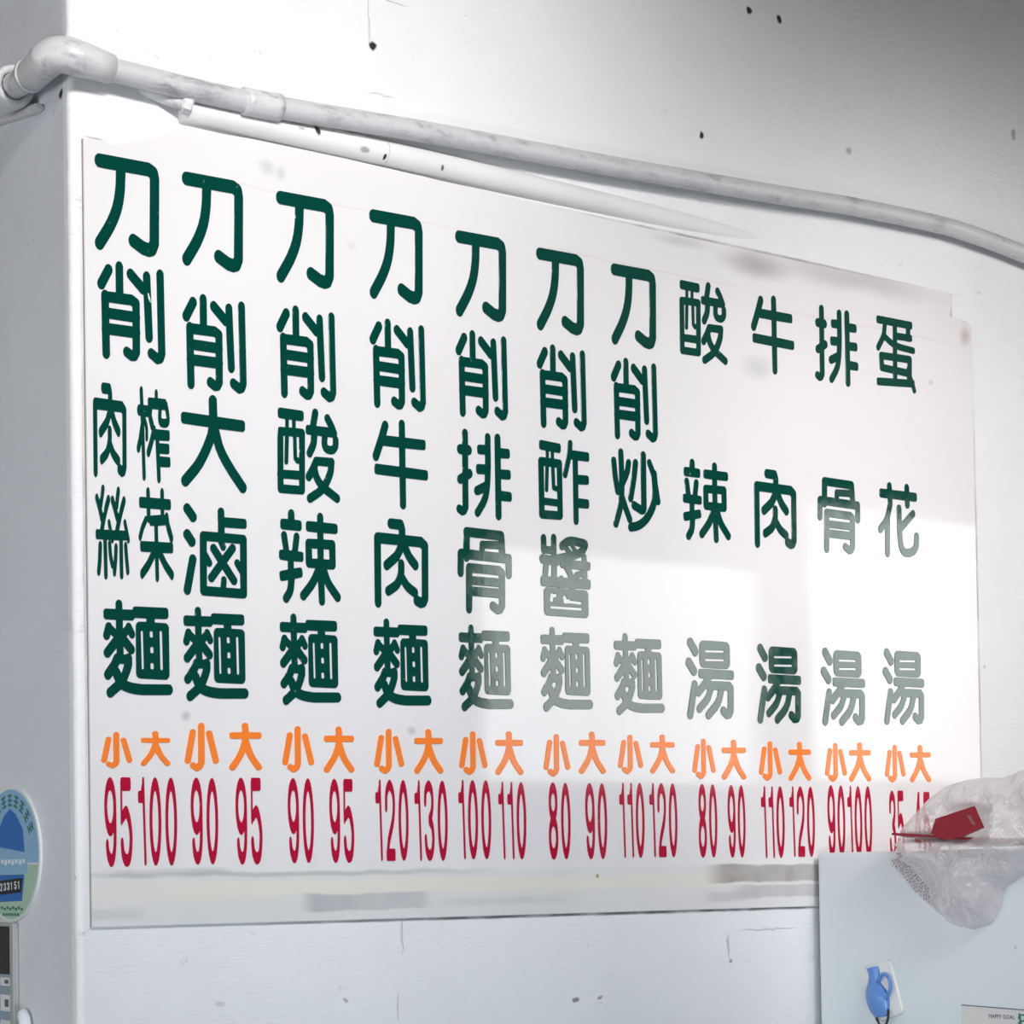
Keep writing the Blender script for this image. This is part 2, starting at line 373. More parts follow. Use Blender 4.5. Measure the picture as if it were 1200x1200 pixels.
SH = {'dao': [[0,927,3,906,14,885,132,744,186,671,232,598,268,526,297,444,317,349,326,276,332,153,328,151,79,154,51,148,23,126,14,111,9,94,12,58,20,41,32,27,55,13,79,9,835,0,856,3,939,34,965,52,981,80,1000,157,984,836,977,864,939,934,927,948,902,964,828,985,720,972,548,906,526,885,514,853,516,825,528,801,548,781,576,772,608,774,755,830,814,839,828,833,839,815,855,167,851,157,821,145,478,150,467,328,453,412,438,479,418,542,400,587,369,650,335,708,292,773,247,832,127,976,111,989,93,997,76,1000,55,998,37,991,21,979,10,965,3,948]],
 'xiao1': [[56,376,57,352,64,334,80,318,97,310,122,310,146,320,271,317,270,53,272,38,287,14,300,5,314,0,342,2,366,18,376,36,380,53,381,313,384,316,503,314,517,316,597,351,612,366,621,387,621,513,626,538,621,559,621,665,626,693,621,717,619,893,611,916,576,965,562,974,548,979,496,986,478,984,395,948,380,935,371,918,368,896,374,875,388,858,405,848,419,845,437,847,499,874,508,872,510,751,174,753,172,756,175,946,170,967,153,989,129,1000,101,997,80,984,69,967,65,949,61,717,57,696,61,675], [732,879,735,861,744,846,758,833,776,826,804,828,884,865,891,851,878,60,886,36,902,19,923,10,947,12,962,18,975,30,983,43,987,60,1000,875,973,935,961,951,944,962,884,980,860,976,758,927,739,907], [0,253,2,236,10,220,125,60,143,49,167,45,192,51,209,64,218,78,224,95,224,113,219,130,101,297,87,307,69,313,38,309,21,299,10,286,3,271], [433,109,438,85,454,65,478,53,503,53,520,61,678,171,676,99,682,81,693,67,716,54,741,53,762,62,779,81,785,106,813,721,805,749,783,769,758,775,734,770,713,752,704,731,683,296,660,295,643,288,457,157,440,137], [167,433,167,478,171,483,510,482,512,478,512,436,489,425,171,430], [169,598,171,637,511,633,511,594,506,592,171,593]],
 'da': [[0,930,4,909,17,889,185,739,220,702,270,639,328,553,374,471,406,401,423,345,38,339,19,328,9,307,10,247,16,233,27,222,48,216,433,220,431,62,434,44,442,27,458,11,475,3,496,0,514,3,532,13,545,27,554,44,560,216,563,222,948,226,966,231,980,243,986,261,985,321,975,338,955,350,581,349,632,492,654,534,691,590,738,648,823,741,992,905,1000,926,999,951,990,972,973,990,955,998,938,1000,920,997,903,989,734,828,626,709,575,643,530,569,500,499,461,573,419,643,333,762,251,849,104,978,90,987,73,993,55,993,38,989,22,979,10,965,2,947]],
 'lu': [[10,58,13,41,19,27,42,7,57,1,74,0,102,9,209,114,215,128,217,145,215,162,208,176,192,193,172,202,147,203,126,195,24,97,14,79], [255,940,260,339,264,321,273,307,290,294,311,289,544,288,544,55,548,41,557,27,583,12,600,11,614,14,628,21,640,34,647,55,648,110,652,114,966,110,987,118,999,138,1000,193,992,211,976,222,652,227,649,231,650,283,652,289,952,289,976,298,995,321,999,342,993,944,990,961,980,978,962,991,941,996,307,994,286,989,271,978,259,961], [5,342,8,325,14,311,36,290,50,284,67,282,95,290,108,301,186,384,195,411,189,442,175,460,154,471,130,474,106,467,93,456,18,378,9,363], [362,885,367,888,572,889,586,788,603,769,628,763,652,771,662,781,669,795,671,809,664,888,887,888,888,729,807,636,800,622,798,608,801,591,809,579,823,568,837,564,851,565,865,570,889,594,892,397,889,394,652,394,649,397,667,432,667,456,652,478,638,486,624,488,604,484,589,472,544,394,367,396,365,511,441,608,449,632,447,646,440,660,419,675,405,678,391,676,377,669,367,658,364,660], [381,792,384,774,394,757,535,615,426,494,420,477,420,460,426,443,436,430,450,421,468,417,485,419,499,425,610,539,743,407,760,400,781,400,798,407,812,418,820,432,823,449,821,467,814,480,682,615,833,778,840,795,840,812,834,830,823,843,809,852,792,856,774,854,758,847,607,691,469,830,454,840,429,844,405,835,387,816], [0,944,94,588,105,569,124,556,147,552,168,556,185,567,196,581,203,598,203,615,109,968,98,984,84,994,67,1000,46,1000,27,992,12,978,3,961]],
 'mian': [[0,372,3,354,36,261,46,247,63,236,84,234,105,240,118,251,129,268,185,303,182,207,43,209,29,206,15,196,8,182,7,130,15,110,36,98,178,96,182,30,193,13,213,1,241,0,255,6,266,17,276,37,278,92,282,95,425,92,428,79,435,68,446,60,460,57,908,49,929,54,940,65,946,79,947,130,943,148,930,161,911,167,743,172,745,208,908,209,936,225,951,251,953,737,949,754,941,768,929,780,915,788,894,792,522,791,492,782,480,772,471,758,465,734,468,251,484,224,508,210,623,206,623,173,453,174,442,194,425,204,282,206,282,294,320,261,328,244,338,234,355,226,376,227,390,234,400,244,452,323,457,341,456,354,449,370,439,380,425,387,408,388,390,383,380,374,359,347,334,372,438,465,448,482,451,499,446,522,432,539,414,548,389,551,402,565,410,585,410,644,406,672,381,734,333,820,373,830,421,838,547,847,953,836,977,847,995,868,1000,896,993,920,974,939,950,948,547,960,446,954,369,945,307,931,248,910,116,995,91,1000,67,994,50,979,40,961,39,937,46,917,60,902,166,834,133,771,91,811,74,819,53,820,32,812,16,796,7,775,8,754,21,730,112,633,152,565,168,552,190,544,190,499,189,495,84,591,57,598,28,589,13,575,5,554,5,534,11,516,146,385,105,359,92,392,81,406,63,416,43,418,25,412,13,403,4,389], [813,310,819,678,825,691,838,696,852,689,857,678,850,306,845,296,832,290,818,296], [539,320,547,682,552,692,564,697,574,692,579,682,571,316,565,306,554,302,543,308], [668,316,669,354,674,361,682,365,703,364,710,361,715,351,713,313,710,306,699,301,679,302,672,306], [674,479,675,513,679,520,689,525,710,524,719,520,723,510,721,475,717,466,706,461,686,463,677,468], [287,475,289,552,317,553,338,542,362,539,364,537,289,471], [674,641,675,678,679,685,689,691,710,690,719,685,723,675,721,637,717,630,706,626,686,627,679,630], [206,689,230,709,251,746,282,688,296,652,230,650]],
 'xiao': [[151,884,154,867,164,849,180,835,203,824,237,816,271,819,354,852,367,846,393,800,399,59,413,31,441,10,480,0,519,2,544,10,565,24,580,41,586,62,581,814,578,832,529,919,514,935,407,991,373,1000,344,1000,319,995,188,937,160,912], [0,783,155,181,173,158,199,143,237,135,271,138,295,147,318,164,331,185,334,206,179,804,163,825,139,840,110,848,76,848,47,841,20,825,5,804], [633,216,638,195,654,174,680,159,709,151,743,152,773,160,797,175,812,195,1000,762,999,783,987,805,967,821,938,833,904,836,870,830,841,815,823,793]],
 'daO': [[0,934,3,917,14,899,211,696,279,612,327,535,356,479,388,398,404,339,402,335,86,342,61,338,39,328,25,311,21,248,25,234,45,215,76,207,407,199,399,69,407,41,428,20,459,6,495,0,536,5,575,23,596,51,609,196,940,190,971,199,991,220,995,290,984,307,961,320,935,324,609,331,602,356,695,552,742,636,778,685,816,727,987,889,1000,917,993,948,966,973,945,983,919,988,873,987,848,980,829,969,677,829,626,776,561,692,505,598,459,671,407,737,325,825,169,982,144,994,117,1000,86,1000,61,995,35,984,15,969,4,952]],
 'niu': [[0,440,6,415,108,221,180,66,196,46,221,34,249,36,273,50,287,73,290,91,287,108,249,198,478,196,478,52,480,38,490,20,506,6,523,0,544,0,559,5,573,16,587,41,590,195,932,193,946,196,956,203,966,225,965,284,956,300,939,310,590,315,590,525,974,531,991,541,1000,556,1000,619,988,639,967,648,591,647,591,954,583,975,569,990,548,1000,527,1000,513,996,498,986,488,972,482,954,480,647,478,645,62,642,41,633,33,623,29,609,31,549,41,533,59,524,478,526,479,316,189,318,107,471,94,486,73,497,45,497,21,485,5,464]],
 'rou': [[0,939,3,225,12,198,30,179,43,172,61,168,451,169,455,166,457,125,455,119,309,118,289,113,270,101,258,83,252,63,255,42,261,28,272,14,285,5,303,0,496,1,513,4,527,11,548,35,576,101,576,170,873,171,890,177,969,219,988,236,997,253,1000,270,989,859,980,887,946,935,935,946,914,956,845,970,828,968,747,942,729,928,717,907,714,883,721,855,631,818,583,793,541,763,493,717,458,757,423,785,375,811,265,859,240,861,217,852,200,835,192,814,195,783,213,760,351,696,372,682,392,661,413,630,433,585,436,561,437,495,443,475,452,461,465,450,479,444,496,442,513,445,528,454,541,467,548,482,551,499,550,568,545,606,547,610,603,667,634,691,676,713,766,751,779,760,790,773,796,790,798,807,792,828,793,831,845,847,862,844,869,835,879,312,876,306,845,291,628,291,662,339,693,374,793,450,807,466,815,488,813,513,800,535,779,550,755,555,731,550,644,488,589,437,531,360,451,460,254,575,227,582,209,579,195,573,175,551,168,520,171,502,178,488,195,472,375,366,434,291,123,291,119,952,110,973,95,989,74,999,54,1000,33,994,15,980,3,959]],
 'suan': [[460,216,464,199,477,186,487,183,530,181,570,33,580,16,595,5,615,0,638,5,655,19,664,40,664,57,631,178,633,182,823,180,826,178,770,112,763,88,767,68,782,50,802,41,823,42,844,55,902,123,928,161,962,219,966,240,960,261,979,280,986,299,986,351,980,382,970,402,951,427,930,444,910,455,885,462,851,465,792,458,768,448,750,436,735,420,722,399,715,378,712,354,718,285,647,283,633,375,609,429,551,513,529,524,505,522,491,516,478,502,471,485,470,468,476,451,520,385,535,357,541,330,544,285,487,284,473,278,461,261], [0,730,6,706,11,271,24,251,41,241,134,237,136,233,138,153,51,150,34,142,26,133,22,119,22,71,27,56,38,45,55,39,397,42,414,47,425,57,430,71,430,123,425,137,415,147,401,153,301,154,299,230,304,232,411,231,433,244,446,268,434,875,427,899,411,915,391,921,51,928,34,925,14,910,5,889,5,751], [191,230,193,235,243,233,245,153,193,152], [803,347,807,364,820,372,858,374,881,368,894,351,895,302,899,283,809,284], [311,326,315,534,346,538,349,537,353,326,352,323,314,324], [98,679,100,682,346,675,348,606,346,603,314,602,304,599,269,568,261,554,256,326,193,327,190,330,175,603,166,620,148,627,138,626,126,620,118,609,116,599,130,330,102,330], [449,727,452,710,459,696,529,610,582,527,598,511,619,506,851,499,868,496,886,499,909,516,918,540,904,641,893,675,876,710,846,761,815,806,979,881,991,893,998,906,1000,924,997,937,989,952,975,964,958,970,941,969,740,883,670,927,536,995,515,1000,494,996,476,982,465,962,466,937,477,918,491,907,622,841,649,824,601,775,583,751,567,720,529,764,515,772,501,775,481,771,465,761,453,744], [639,623,656,675,668,699,693,730,726,758,753,723,790,661,804,630,812,596,654,599], [97,830,100,835,342,831,344,772,339,769,100,774,97,779]],
 'la': [[26,188,27,139,35,121,45,113,59,109,150,107,152,48,156,30,172,11,196,0,214,0,228,5,242,15,250,27,256,48,256,108,346,111,362,121,371,139,369,202,357,217,340,225,59,224,45,220,36,213,29,202], [331,904,334,887,345,869,459,768,501,725,535,683,583,609,581,606,473,605,452,596,439,581,431,557,430,339,434,325,443,311,455,301,469,296,623,291,625,223,473,221,459,217,446,206,441,192,441,139,448,121,459,112,473,108,624,107,626,51,631,34,650,13,676,5,702,13,721,34,726,51,727,107,928,108,949,116,961,135,962,185,960,199,949,213,928,221,729,221,725,223,725,286,729,289,876,286,900,296,917,318,921,336,922,553,918,574,904,593,883,604,777,606,810,676,837,717,872,755,991,865,998,880,1000,897,996,915,988,929,974,941,953,949,932,947,915,939,795,830,764,798,732,756,730,760,738,950,736,964,725,984,708,996,687,1000,666,995,648,980,639,957,627,739,595,781,551,830,411,953,385,960,357,952,338,932], [0,515,1,465,10,448,28,438,67,437,37,283,42,265,52,251,66,242,80,238,94,239,109,245,128,265,163,437,168,439,208,437,239,279,249,260,263,248,280,242,298,243,314,251,329,269,333,293,305,437,308,440,371,443,384,451,392,466,392,525,385,539,375,547,361,551,238,550,235,553,235,625,333,609,350,611,362,620,369,634,377,679,376,693,368,708,354,716,248,736,233,841,215,894,192,929,144,982,130,993,116,998,91,997,70,985,57,967,54,943,63,918,110,865,124,844,134,809,141,757,137,754,45,770,28,767,17,759,10,746,2,693,7,676,24,662,137,642,140,550,24,546,7,534], [724,500,818,500,818,392,725,393], [533,402,536,503,623,501,624,395,536,397]],
 'pai': [[0,914,9,887,30,869,45,865,62,866,101,882,110,869,113,625,80,635,52,629,37,619,28,608,21,580,27,555,40,537,114,499,116,298,69,295,45,284,27,259,25,227,36,203,55,187,73,181,115,181,118,178,119,51,122,34,133,16,147,5,164,0,182,1,207,15,221,41,221,179,249,184,267,194,282,213,288,234,284,259,270,281,249,293,219,298,218,449,249,449,274,460,292,485,294,513,288,530,274,547,216,576,213,893,207,911,176,957,164,968,150,975,108,988,87,987,20,957,5,939], [701,946,702,55,706,37,719,19,736,9,757,5,771,8,787,16,797,27,805,41,808,55,809,167,948,166,968,178,976,199,976,252,969,266,958,275,944,279,808,284,807,407,810,411,951,406,965,409,977,418,985,432,988,485,981,506,962,519,810,524,807,527,808,657,965,659,979,662,991,671,999,685,1000,738,993,759,972,772,808,773,807,953,799,974,785,990,757,1000,729,994,709,974], [319,685,327,657,348,638,510,574,517,493,397,497,383,494,371,485,363,470,361,414,369,394,387,382,524,377,526,266,422,270,404,266,394,256,388,245,385,189,394,170,411,160,526,153,527,62,532,41,544,27,560,17,577,14,595,17,617,34,624,48,627,62,626,382,618,509,606,618,588,710,570,763,548,805,513,858,411,971,387,986,359,985,340,974,328,957,324,939,328,918,336,904,432,798,468,742,484,706,482,705,390,739,366,741,347,735,331,721,321,703]],
 'gu': [[0,532,8,301,20,280,45,259,59,256,110,256,119,43,125,29,135,15,150,5,164,0,811,5,832,9,855,26,867,50,883,263,885,266,972,269,990,284,1000,312,999,514,996,528,986,543,972,554,958,560,937,561,920,556,906,545,894,528,890,507,891,385,888,380,220,373,192,398,164,405,136,397,115,376,110,535,99,563,87,575,73,582,56,585,38,583,24,576,11,563,3,549], [226,256,406,260,411,172,423,153,444,141,756,127,758,123,756,119,234,114,231,116], [502,256,504,261,767,263,763,222,507,232,502,235], [144,947,155,465,163,441,180,423,195,416,210,414,766,418,784,423,843,451,862,469,869,483,872,500,865,884,856,908,807,964,791,972,735,985,710,984,609,939,594,926,584,908,582,888,588,867,602,849,623,838,651,838,728,872,745,870,756,856,756,793,259,793,253,950,242,978,231,990,217,997,199,1000,182,997,168,991,155,978,147,964], [263,560,266,564,759,563,761,535,749,528,266,524], [260,678,262,684,756,684,759,682,759,664,262,664]],
 'zuo': [[473,417,476,403,550,208,563,155,585,30,593,16,606,5,624,0,641,2,658,12,668,26,672,47,662,118,966,120,983,125,997,141,1000,155,999,208,990,223,977,232,776,233,771,236,772,401,949,396,962,399,974,406,983,420,986,476,983,488,976,499,956,510,772,516,771,678,959,680,973,688,982,703,984,758,976,779,956,792,772,794,770,797,769,957,759,981,741,995,717,1000,696,994,679,978,671,954,672,234,637,229,559,434,548,451,524,463,499,459,479,441], [0,298,2,284,9,268,19,257,33,249,50,245,143,246,146,243,148,166,50,161,36,155,24,141,21,128,23,75,29,61,41,51,60,47,406,61,421,65,434,76,440,100,438,145,430,162,420,171,406,175,306,172,303,243,306,247,423,249,447,263,459,288,459,912,453,933,437,951,409,960,53,968,29,962,12,947,5,933,2,915], [205,243,206,246,244,246,245,169,207,169], [102,351,104,717,358,720,358,633,278,619,267,612,259,598,247,351,244,349,201,351,181,633,171,646,154,652,140,650,126,639,120,619,136,351,105,348], [311,351,321,560,358,567,358,351], [103,804,105,864,354,859,357,856,357,807,354,805]],
 'jiang': [[0,319,3,301,12,283,27,269,44,263,229,268,230,253,225,251,112,252,95,259,75,259,56,250,43,235,34,210,32,61,44,34,68,17,85,15,102,19,117,28,128,43,134,65,136,157,225,157,229,155,229,50,237,25,249,10,270,0,291,0,311,10,325,26,331,46,332,246,335,249,533,210,482,179,447,192,431,191,417,186,406,177,396,163,390,134,397,110,414,91,503,41,541,25,613,12,705,12,873,27,911,35,932,45,945,58,955,75,958,94,956,115,932,160,890,206,909,217,921,235,928,302,977,304,990,312,998,326,999,381,993,399,976,411,933,413,939,515,942,519,976,521,994,537,1000,555,1000,606,997,620,986,635,969,643,695,645,692,657,695,659,894,659,914,666,934,682,943,700,947,722,947,940,943,958,937,973,918,991,890,1000,133,1000,116,997,102,990,83,969,75,940,75,719,78,700,88,682,105,667,126,660,366,659,368,650,51,650,30,642,21,631,16,617,16,559,27,537,50,522,77,377,44,375,23,366,6,344], [686,123,733,167,776,152,814,130,726,122], [553,137,633,190,662,184,599,123], [659,297,674,300,832,302,831,250,829,246,753,274], [333,392,335,524,380,522,397,506,421,499,445,506,462,523,558,522,563,519,544,485,476,408,428,407,411,397,403,381,400,347,388,366,376,378,359,386,335,387], [154,522,157,525,231,522,229,383,184,381,182,384], [613,410,640,449,657,489,695,452,726,435,760,426,840,413,836,411], [742,519,846,519,845,504,842,499,791,505,764,510], [467,657,469,659,589,659,594,657,594,650,589,646,469,647], [188,802,193,820,205,832,219,837,236,834,253,817,263,777,318,768,328,755,327,740,321,733,311,729,260,734,239,721,219,724,208,732,201,744], [444,773,447,788,454,802,454,817,459,827,469,835,489,839,561,833,801,838,812,834,817,824,814,809,801,802,599,797,589,786,578,781,524,783,503,748,482,737,469,739,455,747,447,759], [194,897,198,910,212,915,808,911,818,906,824,893,820,882,808,876,208,881,198,886]],
 'chao': [[332,592,334,578,403,349,447,140,458,123,473,113,490,108,508,109,526,117,539,130,546,147,546,168,518,311,497,398,434,606,418,630,441,622,462,622,600,665,603,47,613,22,635,4,663,0,687,8,705,27,713,53,710,693,706,710,688,748,674,763,659,771,596,779,431,726,409,710,398,686,400,658,414,634,388,642,360,637,339,617], [0,165,3,147,11,133,22,123,36,116,54,115,68,118,83,126,94,140,100,158,126,352,152,453,154,265,145,53,148,36,156,22,177,6,205,3,230,14,245,36,248,50,258,284,281,245,304,154,317,133,335,122,360,120,381,129,395,144,402,161,401,179,384,252,369,293,331,359,259,457,252,568,321,694,405,832,410,853,402,881,406,883,476,872,515,861,582,833,642,799,695,756,738,710,783,652,808,606,823,564,833,519,838,467,836,408,824,297,801,252,737,144,736,126,739,113,749,99,762,90,790,85,814,97,887,210,913,221,932,245,946,363,1000,589,997,613,984,630,966,640,945,642,920,632,892,691,853,749,793,818,739,867,666,915,610,943,557,965,497,982,385,1000,364,998,346,990,329,971,322,947,326,922,342,902,317,881,223,723,185,811,116,950,103,963,89,969,71,972,54,968,38,957,27,943,22,926,23,908,118,707,137,644,147,571,145,569,121,575,103,572,86,561,74,544,27,370]],
 'tang': [[37,63,46,31,58,17,73,7,107,0,125,4,140,11,256,134,263,151,265,169,262,187,254,201,235,219,211,228,185,228,162,219,51,102,41,84], [286,279,288,88,295,70,307,52,324,38,344,29,370,24,849,25,871,30,893,42,910,59,921,81,925,105,924,293,917,314,905,332,888,346,867,356,841,361,359,360,329,350,307,332,291,307], [401,155,404,166,415,170,789,160,797,157,802,148,798,137,786,134,415,144,404,148], [398,261,402,272,411,276,789,266,800,261,803,254,799,244,789,240,411,249,401,254], [0,307,9,275,21,261,36,251,70,244,102,254,220,371,227,385,231,403,229,421,221,438,203,457,181,467,155,468,129,459,14,347,4,329], [15,942,118,562,129,541,145,527,166,519,188,519,211,528,226,541,236,562,238,580,233,611,386,492,296,490,281,486,271,477,263,460,263,407,267,392,281,379,300,374,964,373,982,379,996,392,1000,407,999,463,990,478,971,489,559,490,552,496,522,496,513,506,515,514,526,518,912,513,927,521,975,559,987,577,992,598,982,881,973,906,946,945,930,959,912,967,841,977,812,974,730,923,716,906,709,888,710,867,719,846,734,831,756,822,789,824,845,857,860,857,867,626,793,626,740,757,698,821,637,878,478,988,463,992,444,992,426,986,413,977,402,963,397,949,396,931,401,913,415,896,563,791,608,751,635,708,667,626,570,626,505,743,478,777,445,807,292,913,263,918,237,910,222,896,214,878,213,857,220,839,233,824,359,737,404,696,422,670,445,626,415,613,281,714,263,718,244,717,225,709,211,695,207,697,134,959,127,974,114,988,85,1000,66,1000,49,995,36,987,24,974,18,959]],
 'dan': [[0,898,6,877,17,868,27,864,415,840,417,835,419,779,415,774,126,768,101,758,85,737,81,719,73,551,77,530,90,512,105,503,123,499,422,492,425,488,427,414,426,411,331,380,214,328,80,484,66,491,49,494,31,489,17,479,5,456,7,428,27,400,119,293,149,249,164,211,180,116,179,112,56,113,38,107,27,95,23,81,24,32,33,14,44,7,56,4,898,0,912,3,923,11,932,32,931,84,923,98,912,105,880,109,874,179,877,184,895,184,905,188,919,204,922,256,918,267,909,277,895,283,845,285,821,292,789,286,532,291,530,330,648,341,955,354,976,366,989,386,990,411,980,432,965,443,944,448,644,436,528,427,526,484,528,489,852,482,874,487,888,498,899,516,903,533,895,734,890,755,927,808,947,814,959,828,965,877,1000,951,998,972,986,989,962,1000,948,999,934,993,921,979,888,920,35,972,17,966,5,951], [255,242,366,292,426,312,429,309,433,112,277,112], [532,186,535,191,768,186,773,112,768,109,535,111], [522,667,525,671,768,676,772,674,778,649,793,634,794,590,525,595], [181,607,186,665,415,669,421,667,422,600,419,597,183,602], [518,828,521,834,775,818,774,783,521,777]],
 'hua': [[0,643,3,626,14,608,135,510,174,468,201,419,248,293,245,230,242,227,80,228,66,224,56,216,46,195,45,142,51,125,66,111,80,108,235,107,238,104,236,58,243,37,263,17,291,9,319,17,339,37,345,55,350,107,666,105,665,51,671,30,690,9,704,2,722,0,750,9,769,30,775,48,778,105,932,105,950,111,962,125,966,139,966,191,962,205,953,216,932,225,782,226,784,279,780,296,764,319,739,331,722,331,708,328,694,319,683,307,674,286,669,226,357,227,357,310,284,489,288,513,271,951,262,976,242,994,217,1000,193,995,173,979,162,955,173,619,172,617,81,689,59,696,38,695,17,683,4,664], [463,345,465,328,474,310,487,297,505,289,522,288,540,291,555,300,567,314,576,342,578,515,841,340,859,335,876,337,890,343,904,356,913,373,915,394,909,412,897,427,581,643,592,748,602,790,613,822,625,839,641,852,659,857,690,859,729,857,785,847,819,836,845,820,868,797,881,776,888,675,897,650,915,634,936,627,957,628,978,638,994,657,1000,678,997,766,992,801,983,825,967,853,945,881,918,906,883,930,831,952,764,966,687,972,638,968,603,959,564,937,533,906,509,867,494,825,482,773,472,713,466,598]],
 'si': [[0,149,5,128,16,113,34,103,55,102,80,114,126,170,190,19,203,7,218,1,235,0,253,6,265,16,274,30,276,58,205,233,188,254,214,307,278,214,347,121,359,110,383,102,412,108,431,128,437,152,429,179,348,288,315,338,264,432,244,471,246,474,390,472,362,411,359,394,363,380,370,369,383,360,398,357,415,360,431,373,482,472,570,470,622,383,604,369,461,177,456,163,455,149,458,135,467,121,479,112,493,106,510,106,525,111,539,122,585,181,609,103,641,23,658,9,676,4,694,6,712,16,725,37,725,65,693,152,673,226,662,242,641,257,673,297,726,221,808,114,825,104,846,101,863,106,879,117,888,131,892,145,887,173,772,330,690,467,860,465,862,464,826,397,824,376,831,359,842,348,860,342,878,345,890,352,899,362,997,544,1000,565,996,579,988,590,976,597,962,601,948,599,937,593,916,567,794,572,800,940,796,957,783,975,758,987,733,984,712,970,700,947,690,574,532,576,517,604,503,612,489,615,465,607,443,578,419,579,436,589,448,604,475,733,489,764,521,813,532,758,547,642,554,625,574,609,602,605,627,618,640,639,641,656,624,789,587,929,581,942,570,953,556,960,542,962,518,956,499,936,494,915,502,880,500,877,475,881,450,870,412,810,392,772,378,723,361,621,364,607,372,593,394,579,327,579,339,961,327,985,302,1000,275,999,253,986,243,971,239,954,224,583,221,579,30,581,13,572,4,558,3,506,13,485,34,476,129,475,167,401,145,380,90,282,7,173], [831,628,835,611,842,598,856,587,871,582,888,582,902,587,915,597,923,611,948,754,979,884,979,898,973,914,962,926,948,934,931,937,913,933,898,922,887,905,854,772], [31,919,64,796,85,628,97,611,112,600,129,596,150,599,165,607,175,619,181,632,183,649,163,817,129,933,122,947,108,959,90,966,73,966,57,961,44,950,35,936]],
 'cai': [[0,538,7,517,56,443,84,409,121,373,193,313,215,310,229,314,239,322,242,320,238,232,60,232,46,229,36,222,26,201,25,151,28,137,38,124,60,116,232,115,232,53,237,35,255,14,282,7,309,14,327,35,332,53,335,113,338,115,634,113,637,109,636,46,642,25,655,11,670,3,687,0,705,4,722,16,734,35,739,113,902,112,920,118,932,130,936,144,937,194,933,208,923,219,902,228,740,228,741,278,744,281,761,280,782,260,807,252,828,255,848,267,860,285,877,341,889,369,985,496,993,524,987,549,967,570,983,587,987,605,987,654,981,668,969,678,952,682,683,686,751,738,811,779,980,869,990,880,998,897,1000,915,996,932,983,951,966,963,941,967,920,961,793,896,737,863,684,826,564,734,570,953,561,978,543,994,521,1000,500,996,483,984,471,964,461,742,338,840,262,890,109,974,88,978,67,974,44,957,33,932,35,906,49,883,239,774,349,689,67,691,52,682,42,665,40,612,46,594,60,582,74,579,454,574,457,570,452,412,447,408,342,413,324,402,313,381,299,385,282,384,265,376,253,365,239,383,146,468,77,565,63,579,42,583,21,577,5,559], [340,232,345,303,640,285,638,229], [553,405,558,570,560,573,902,569,908,566,818,453,782,390]],
 'zha': [[0,655,6,630,68,532,116,413,131,392,126,318,124,315,75,314,53,306,32,283,25,255,32,226,51,205,71,196,113,195,116,191,105,44,113,20,131,5,148,0,169,3,187,15,196,30,213,195,340,195,341,135,352,118,366,109,549,105,552,100,554,51,559,34,577,17,601,12,624,19,639,37,644,54,644,104,872,103,885,111,897,124,911,129,925,140,967,216,985,269,992,304,990,335,979,360,956,382,925,396,879,405,833,408,767,407,731,403,696,392,668,371,653,346,647,321,648,286,657,226,654,224,479,227,474,230,456,283,458,297,511,374,518,392,542,397,556,404,577,433,953,429,974,436,987,455,987,518,977,535,963,543,668,549,672,576,939,572,956,578,966,588,971,599,972,648,968,666,953,679,939,683,682,687,682,711,686,714,974,711,988,718,997,732,1000,785,997,799,991,809,970,820,693,825,702,954,692,978,672,995,647,1000,626,995,609,981,598,961,562,550,521,547,454,638,384,722,373,731,352,738,331,737,310,725,298,708,293,683,301,659,389,550,455,455,436,446,424,434,373,360,352,316,265,318,317,386,336,430,340,469,338,543,332,560,320,571,306,576,292,576,278,569,267,557,263,539,265,472,262,448,249,420,229,393,228,395,256,943,253,961,241,978,222,989,197,990,176,978,163,957,144,609,141,608,89,687,64,703,39,704,18,694,5,676], [742,304,742,307,760,311,809,313,865,310,895,304,880,255,863,223,858,221,756,223]],
 'n0': [[0,500,12,391,42,297,91,209,165,125,254,62,370,16,496,0,628,16,732,55,831,122,905,202,959,297,990,398,1000,507,990,605,960,699,906,797,836,875,753,934,726,948,628,985,524,999,485,1000,376,986,267,945,168,878,91,792,43,706,13,612], [235,500,243,584,268,664,308,734,356,787,409,824,458,844,502,849,540,844,589,826,644,788,692,734,732,665,757,584,765,503,757,416,732,335,693,268,644,213,589,175,540,157,502,152,458,157,413,174,360,210,307,269,269,335,243,416]],
 'n9': [[0,332,17,244,71,160,137,103,157,90,246,45,350,15,378,10,493,0,624,11,747,45,854,101,929,167,979,251,993,325,1000,440,998,619,983,734,953,804,927,842,893,881,853,916,805,947,745,973,657,993,570,1000,482,997,416,987,334,965,257,934,194,898,150,853,103,772,102,752,109,734,124,717,146,703,175,692,203,688,235,689,267,696,291,706,310,720,360,797,393,818,455,841,504,852,559,855,608,852,641,844,671,828,704,800,733,765,759,710,771,608,767,606,739,618,630,648,498,661,367,649,252,618,144,563,66,494,17,416], [228,332,238,381,264,423,307,461,367,492,427,509,498,515,564,509,624,492,685,462,729,423,757,377,766,332,755,279,729,237,686,199,624,168,564,152,498,146,427,152,367,169,308,199,265,237,239,279]],
